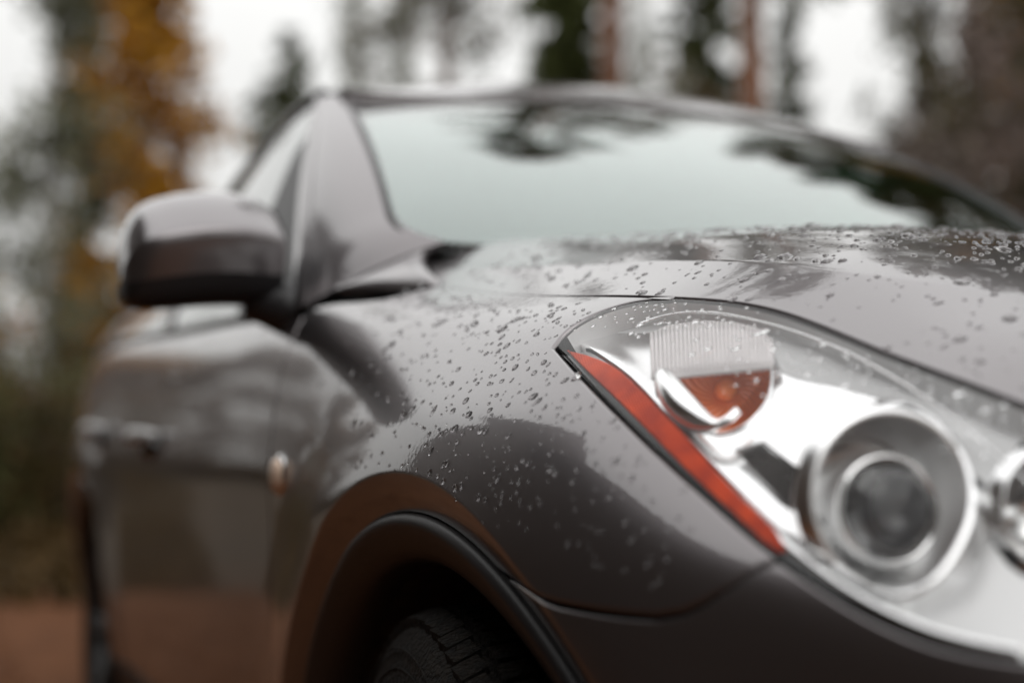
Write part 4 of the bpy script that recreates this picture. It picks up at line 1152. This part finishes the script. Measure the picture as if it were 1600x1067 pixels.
    S = leaf*r_.uniform(.5, 1.25, len(P))
    return g, quads(P, S, r_)
TREES = {}
def variant(key, kind, h, rad, z0, n, leaf, seed, bark, leafm):
    g, V = make_tree(kind, h, rad, z0, n, leaf, seed)
    TREES[key] = (geo_mesh(g, 'trunk', M[bark]), raw_mesh('crown', V, M[leafm]), h)
variant('spruce', 'spruce', 9, 1.15, .5, 19000, .10, 3, 'bark_dark', 'spruce')
variant('wide_spruce', 'spruce', 9, 2.5, .5, 34000, .11, 23, 'bark_dark', 'spruce')
variant('spruce2', 'spruce', 13, 1.5, .4, 17000, .12, 4, 'bark_dark', 'spruce')
variant('tall_spruce', 'spruce', 25, 1.5, 1.2, 42000, .16, 14, 'bark_dark', 'spruce')
variant('orange', 'birch', 11, 2.2, .8, 26000, .15, 5, 'bark_birch', 'birch_orange')
variant('green', 'birch', 13, 1.3, .6, 9000, .10, 6, 'bark_birch', 'birch_green')
variant('tall_green', 'birch', 21, 2.1, 1.0, 17000, .15, 16, 'bark_dark', 'mixed')
variant('thin', 'birch', 13, 1.5, 2.2, 3200, .09, 8, 'bark_birch', 'birch_green')
variant('pine', 'pine', 14, 1.7, 3.0, 8000, .10, 9, 'bark_pine', 'pine')
variant('pine2', 'pine', 16, 2.1, 3.6, 9000, .11, 10, 'bark_pine', 'pine')
variant('tall_pine', 'pine', 26, 2.6, 10.5, 15000, .15, 19, 'bark_pine', 'pine')
variant('twig', 'twig', 8, 1.6, .8, 4000, .09, 11, 'bark_dark', 'twig')
variant('rusty', 'birch', 9.5, 1.6, .5, 10000, .11, 12, 'bark_birch', 'rusty')
NAMES = {'wide_spruce': 'spruce_tree', 'tall_pine': 'pine_tree', 'tall_spruce': 'spruce_tree', 'tall_green': 'birch_tree', 'spruce': 'spruce_tree', 'spruce2': 'spruce_tree', 'orange': 'birch_tree', 'green': 'birch_tree', 'thin': 'birch_tree', 'pine': 'pine_tree', 'pine2': 'pine_tree', 'twig': 'bare_tree', 'rusty': 'rowan_tree'}
def plant(key, az, dist, label, scale=1., sxy=None, rot=0., group='trees at the edge of the yard', xy=None):
    x, y = xy or polar(az, dist)
    nm = NAMES[key]; t = thing(nm, label, 'tree', (x, y, GZ-.03), rot if rot is not None else rng.uniform(0, 6.28), group)
    s_ = sxy or scale; t.scale = (s_, s_, scale)
    tm, cm, h = TREES[key]
    share('trunk', tm, t); share('crown', cm, t)
    return t
def paz(px): return math.degrees(.40+math.atan((px-800)/2222.))
# the trees in view, from left to right
V_TREES = [
 ('green', 70, 22, 'slim fading green birch at the far left edge of the photo', .95, 1.0),
 ('spruce2', 128, 26, 'dark narrow spruce between the pale birch and the orange birch', .95, .55),
 ('orange', 226, 25, 'orange autumn birch rising behind the wing mirror', 1.0, 1.05),
 ('wide_spruce', 446, 26, 'olive green spruce with its tip in view left of the windshield pillar', .98, 1.05),
 ('orange', 268, 28, 'lower golden birch just right of the taller orange one', .60, .9),
 ('thin', 560, 30, 'thin pale birch seen above the corner of the roof', 1.0, .8),
 ('thin', 640, 34, 'second thin birch, paler and farther off, above the roof corner', 1.1, .8),
 ('pine', 700, 27, 'reddish pine with grey brown crown over left half of the roof', 1.0, 1.05),
 ('tall_spruce', 893, 25, 'dense dark spruce above the middle of the windshield', 1.15, .80),
 ('tall_pine', 962, 23, 'tall pine with a slim brown trunk just right of the dense dark spruce', 1.2, 1.15),
 ('spruce2', 1105, 26, 'dark spruce just left of the stout red pine trunk', 1.15, 1.05),
 ('pine2', 1182, 20, 'stout pine with a bare red trunk above the windshield', 1.1, .85),
 ('spruce', 1236, 30, 'small grey green spruce half behind the stout red pine', 1.25, 1.2),
 ('tall_green', 1445, 27, 'tall brownish green tree over the right end of the roof', .95, .62),
 ('tall_green', 1530, 24, 'tall leafy green tree near the right edge of the photo', 1.0, .75),
 ('orange', 1610, 25, 'orange tinted tree cut off by the right edge of the photo', 1.3, .8),
 ('twig', 1450, 21, 'bare pinkish tree low beside the roof on the right', .80, 1.0),
 ('twig', 1560, 20, 'bare pinkish tree at the far right behind the windshield', 1.0, 1.1),
 ('thin', 1010, 33, 'faint thin birch in the sky gap right of the slim pine', 1.0, .7),
]
for key, px_, d_, lab, sc, sxy in V_TREES:
    plant(key, paz(px_), d_, lab, sc, sxy)
# the forest goes on all round the yard; it is what the paint and glass mirror
side = 0
for k, (az, d_, key) in enumerate([(44.3, 27, 'tall_green'), (46.6, 24, 'tall_spruce'), (49.0, 28, 'tall_green'), (51.6, 25, 'tall_green'), (54.5, 27, 'tall_spruce'), (57.5, 26, 'tall_green')]):
    plant(key, az, d_, ['tall leafy tree just outside the right edge of the photo', 'tall spruce outside the right edge, first of two mirrored in the windshield', 'tall leafy tree right of the frame between the two spruces, nearer the first', 'tall leafy tree right of the frame in front of the second spruce', 'second tall spruce right of the frame, farther from the photo edge', 'tall leafy tree farthest right of the windshield'][k], [1.05, .80, 1.0, .95, .80, .95][k], 1.4, group='forest trees out of the frame')
KIND_WORDS = {'spruce2': 'spruce', 'pine': 'pine', 'green': 'fading birch', 'pine2': 'broad pine', 'rusty': 'rusty rowan', 'thin': 'thin birch'}
WHERE = ['right of the car', 'far right of the car', 'right of the hood', 'out to the right of the grille', 'right behind the photographer', 'behind the photographer, to the right', 'nearly straight behind the photographer',
 'straight behind the photographer', 'behind the photographer, a little left', 'behind the photographer, to the left', 'left behind the photographer', 'behind the near end of the cabin', 'beyond the cabin roof, near end',
 'beyond the cabin roof', 'beyond the middle of the cabin', 'beyond the far end of the cabin', 'past the far wing of the cabin', 'behind the far wing of the cabin']
for k, w_ in enumerate(WHERE):
    key = list(KIND_WORDS)[(k*5+k//6) % 6]; az = 62+k*15.6
    plant(key, az, rng.uniform(24, 32), KIND_WORDS[key]+' '+w_+', mirrored in paint and glass', rng.uniform(.85, 1.1), rng.uniform(1.0, 1.4), group='forest trees out of the frame')
for k, (az, d_, key, sc) in enumerate([(349.5, 27, 'rusty', .85), (352.5, 26, 'rusty', .62), (355, 30, 'orange', .55), (357.5, 28, 'rusty', .55), (359.5, 27, 'orange', .6)]):
    plant(key, az, d_, ['fullest rusty tree left of the frame, mirrored in the doors', 'low rusty tree left of the frame, second from the cabin', 'low orange birch left of the frame between two rusty trees', 'low rusty tree just left of the frame between two orange birches', 'low orange birch closest to the left edge of the frame'][k], sc, 1.1, group='forest trees out of the frame')
# undergrowth and the wood behind, nobody could count it
P = []
for k in range(46000):
    az = rng.uniform(-6, 46); d_ = rng.uniform(8.6, 30)
    hgt = (.10+.035*(d_-8.5))*(1.2+.9*math.sin(az*1.7)*math.sin(d_*.9+az)); hgt = max(.08, hgt)
    x, y = polar(az, d_); P.append((x, y, GZ+rng.random()**1.4*hgt))
P = np.array(P); 
o = share('undergrowth', raw_mesh('undergrowth', quads(P, .07*rng.uniform(.5, 1.3, len(P))*(.6+P[:, 1]*.03), rng), M['under'])); o['kind'] = 'stuff'
P = []
for k in range(60000):
    az = rng.uniform(-8, 48); d_ = rng.uniform(30, 46)
    hm = 3.2+1.5*math.sin(az*.9+1)+1.1*math.sin(az*2.3+2)+(1.2 if az < 4 else 0)
    x, y = polar(az, d_); P.append((x, y, GZ+rng.random()**1.1*max(.6, hm)))
P = np.array(P)
o = share('distant_wood', raw_mesh('distant_wood', quads(P, .16*rng.uniform(.5, 1.3, len(P)), rng), M['birch_green'])); o['kind'] = 'stuff'
P = []
for k in range(60000):
    az = rng.uniform(48, 352); d_ = rng.uniform(26, 42); hm = 3.0+1.2*math.sin(az*.21)+.8*math.sin(az*.77)
    if az > 325: hm *= .5
    x, y = polar(az, d_); P.append((x, y, GZ+rng.random()*max(.6, hm)))
P = np.array(P)
o = share('surrounding_wood', raw_mesh('surrounding_wood', quads(P, .30*rng.uniform(.5, 1.3, len(P)), rng), M['under'])); o['kind'] = 'stuff'
for k, (px_, d_) in enumerate([(10, 15), (55, 17), (100, 13.5), (-30, 14)]):
    r_ = np.random.default_rng(90+k); P = r_.normal(size=(2600, 3))*[.42, .42, .5]+[0, 0, .75]; P = P[P[:, 2] > 0]
    x, y = polar(paz(px_), d_); b = thing('bush', ['dark bush low at the left behind the gravel', 'taller dark bush between the others at the left edge', 'small brown green bush beside the rear of the car', 'bush half outside the left edge of the photo'][k], 'bush', (x, y, GZ), 0, 'bushes behind the gravel')
    share('leaves', raw_mesh('leaves', quads(P, .05*r_.uniform(.5, 1.3, len(P)), r_), M['spruce' if k % 2 else 'under']), b)
    g = Geo(); [g.tube([(0, 0, 0), (r_.normal()*.2, r_.normal()*.2, .6), (r_.normal()*.4, r_.normal()*.4, 1.3)], [.02, .014, .004], 5) for _ in range(7)]; g.obj('stems', M['bark_dark'], b)

# ---------------------------------------------------------------- timber cabin beside the car, mirrored in the wing
M['timber'] = noise_col(mat('dark_timber', (.06, .045, .035), .85), (.040, .030, .024), (.085, .06, .045), 2, 6, stretch=(3, .3, 3))
M['roofing'] = mat('dark_roofing', (.05, .05, .05), .8)
M['window_dark'] = mat('dark_window_pane', (.02, .025, .03), .05)
hx, hy0, hy1, hh = -3.3, -8.0, 3.4, 3.85
cab = thing('timber_cabin', 'dark timber cabin beside the car, seen mirrored in its fender', 'cabin', (hx-3.5, (hy0+hy1)/2, GZ))
W_, D_ = 7.0, hy1-hy0
g = Geo(); g.box((0, 0, hh/2), (W_-.1, D_-.1, hh)); g.obj('wall', M['timber'], cab, False)
bm_ = None
nb = int(hh/.16)
for k in range(nb):
    g = Geo(); z = .08+.16*k
    if k == 0:
        g.box((0, 0, 0), (.035, D_, .15)); bm_ = geo_mesh(g, 'board', M['timber']); bm_.polygons.foreach_set('use_smooth', [False]*len(bm_.polygons))
    share('board', bm_, cab, Matrix.Translation((W_/2-.02, 0, z)) @ Matrix.Rotation(R(4), 4, 'Y'))
g = Geo(); V = [(-W_/2-.3, -D_/2-.3, hh), (W_/2+.35, -D_/2-.3, hh), (0, -D_/2-.3, hh+1.5), (-W_/2-.3, D_/2+.3, hh), (W_/2+.35, D_/2+.3, hh), (0, D_/2+.3, hh+1.5)]
mesh_obj('roof', V, [(0, 1, 2), (3, 5, 4), (0, 3, 4, 1), (1, 4, 5, 2), (0, 2, 5, 3)], M['roofing'], cab, False)
wing = Geo(); wy0, wy1, wh = hy1+.02, hy1+2.7, 4.9; wc = (wy0+wy1)/2-(hy0+hy1)/2
wing.box((0, wc, wh/2), (W_, wy1-wy0, wh)); wing.obj('gable_wing', M['timber'], cab, False)
g = Geo(); g.box((0, wc, wh+.1), (W_+.5, wy1-wy0+.4, .2)); g.obj('wing_roof', M['roofing'], cab, False)
dr = Geo(); dr.box((W_/2+.02, -5.2, 1.05), (.05, .95, 2.1)); dd = dr.obj('door', M['timber'], cab, False)
hd = Geo(); hd.tube([(W_/2+.07, -4.85, 1.0), (W_/2+.07, -4.95, 1.0)], .012, 8); hd.obj('handle', M['black'], dd)
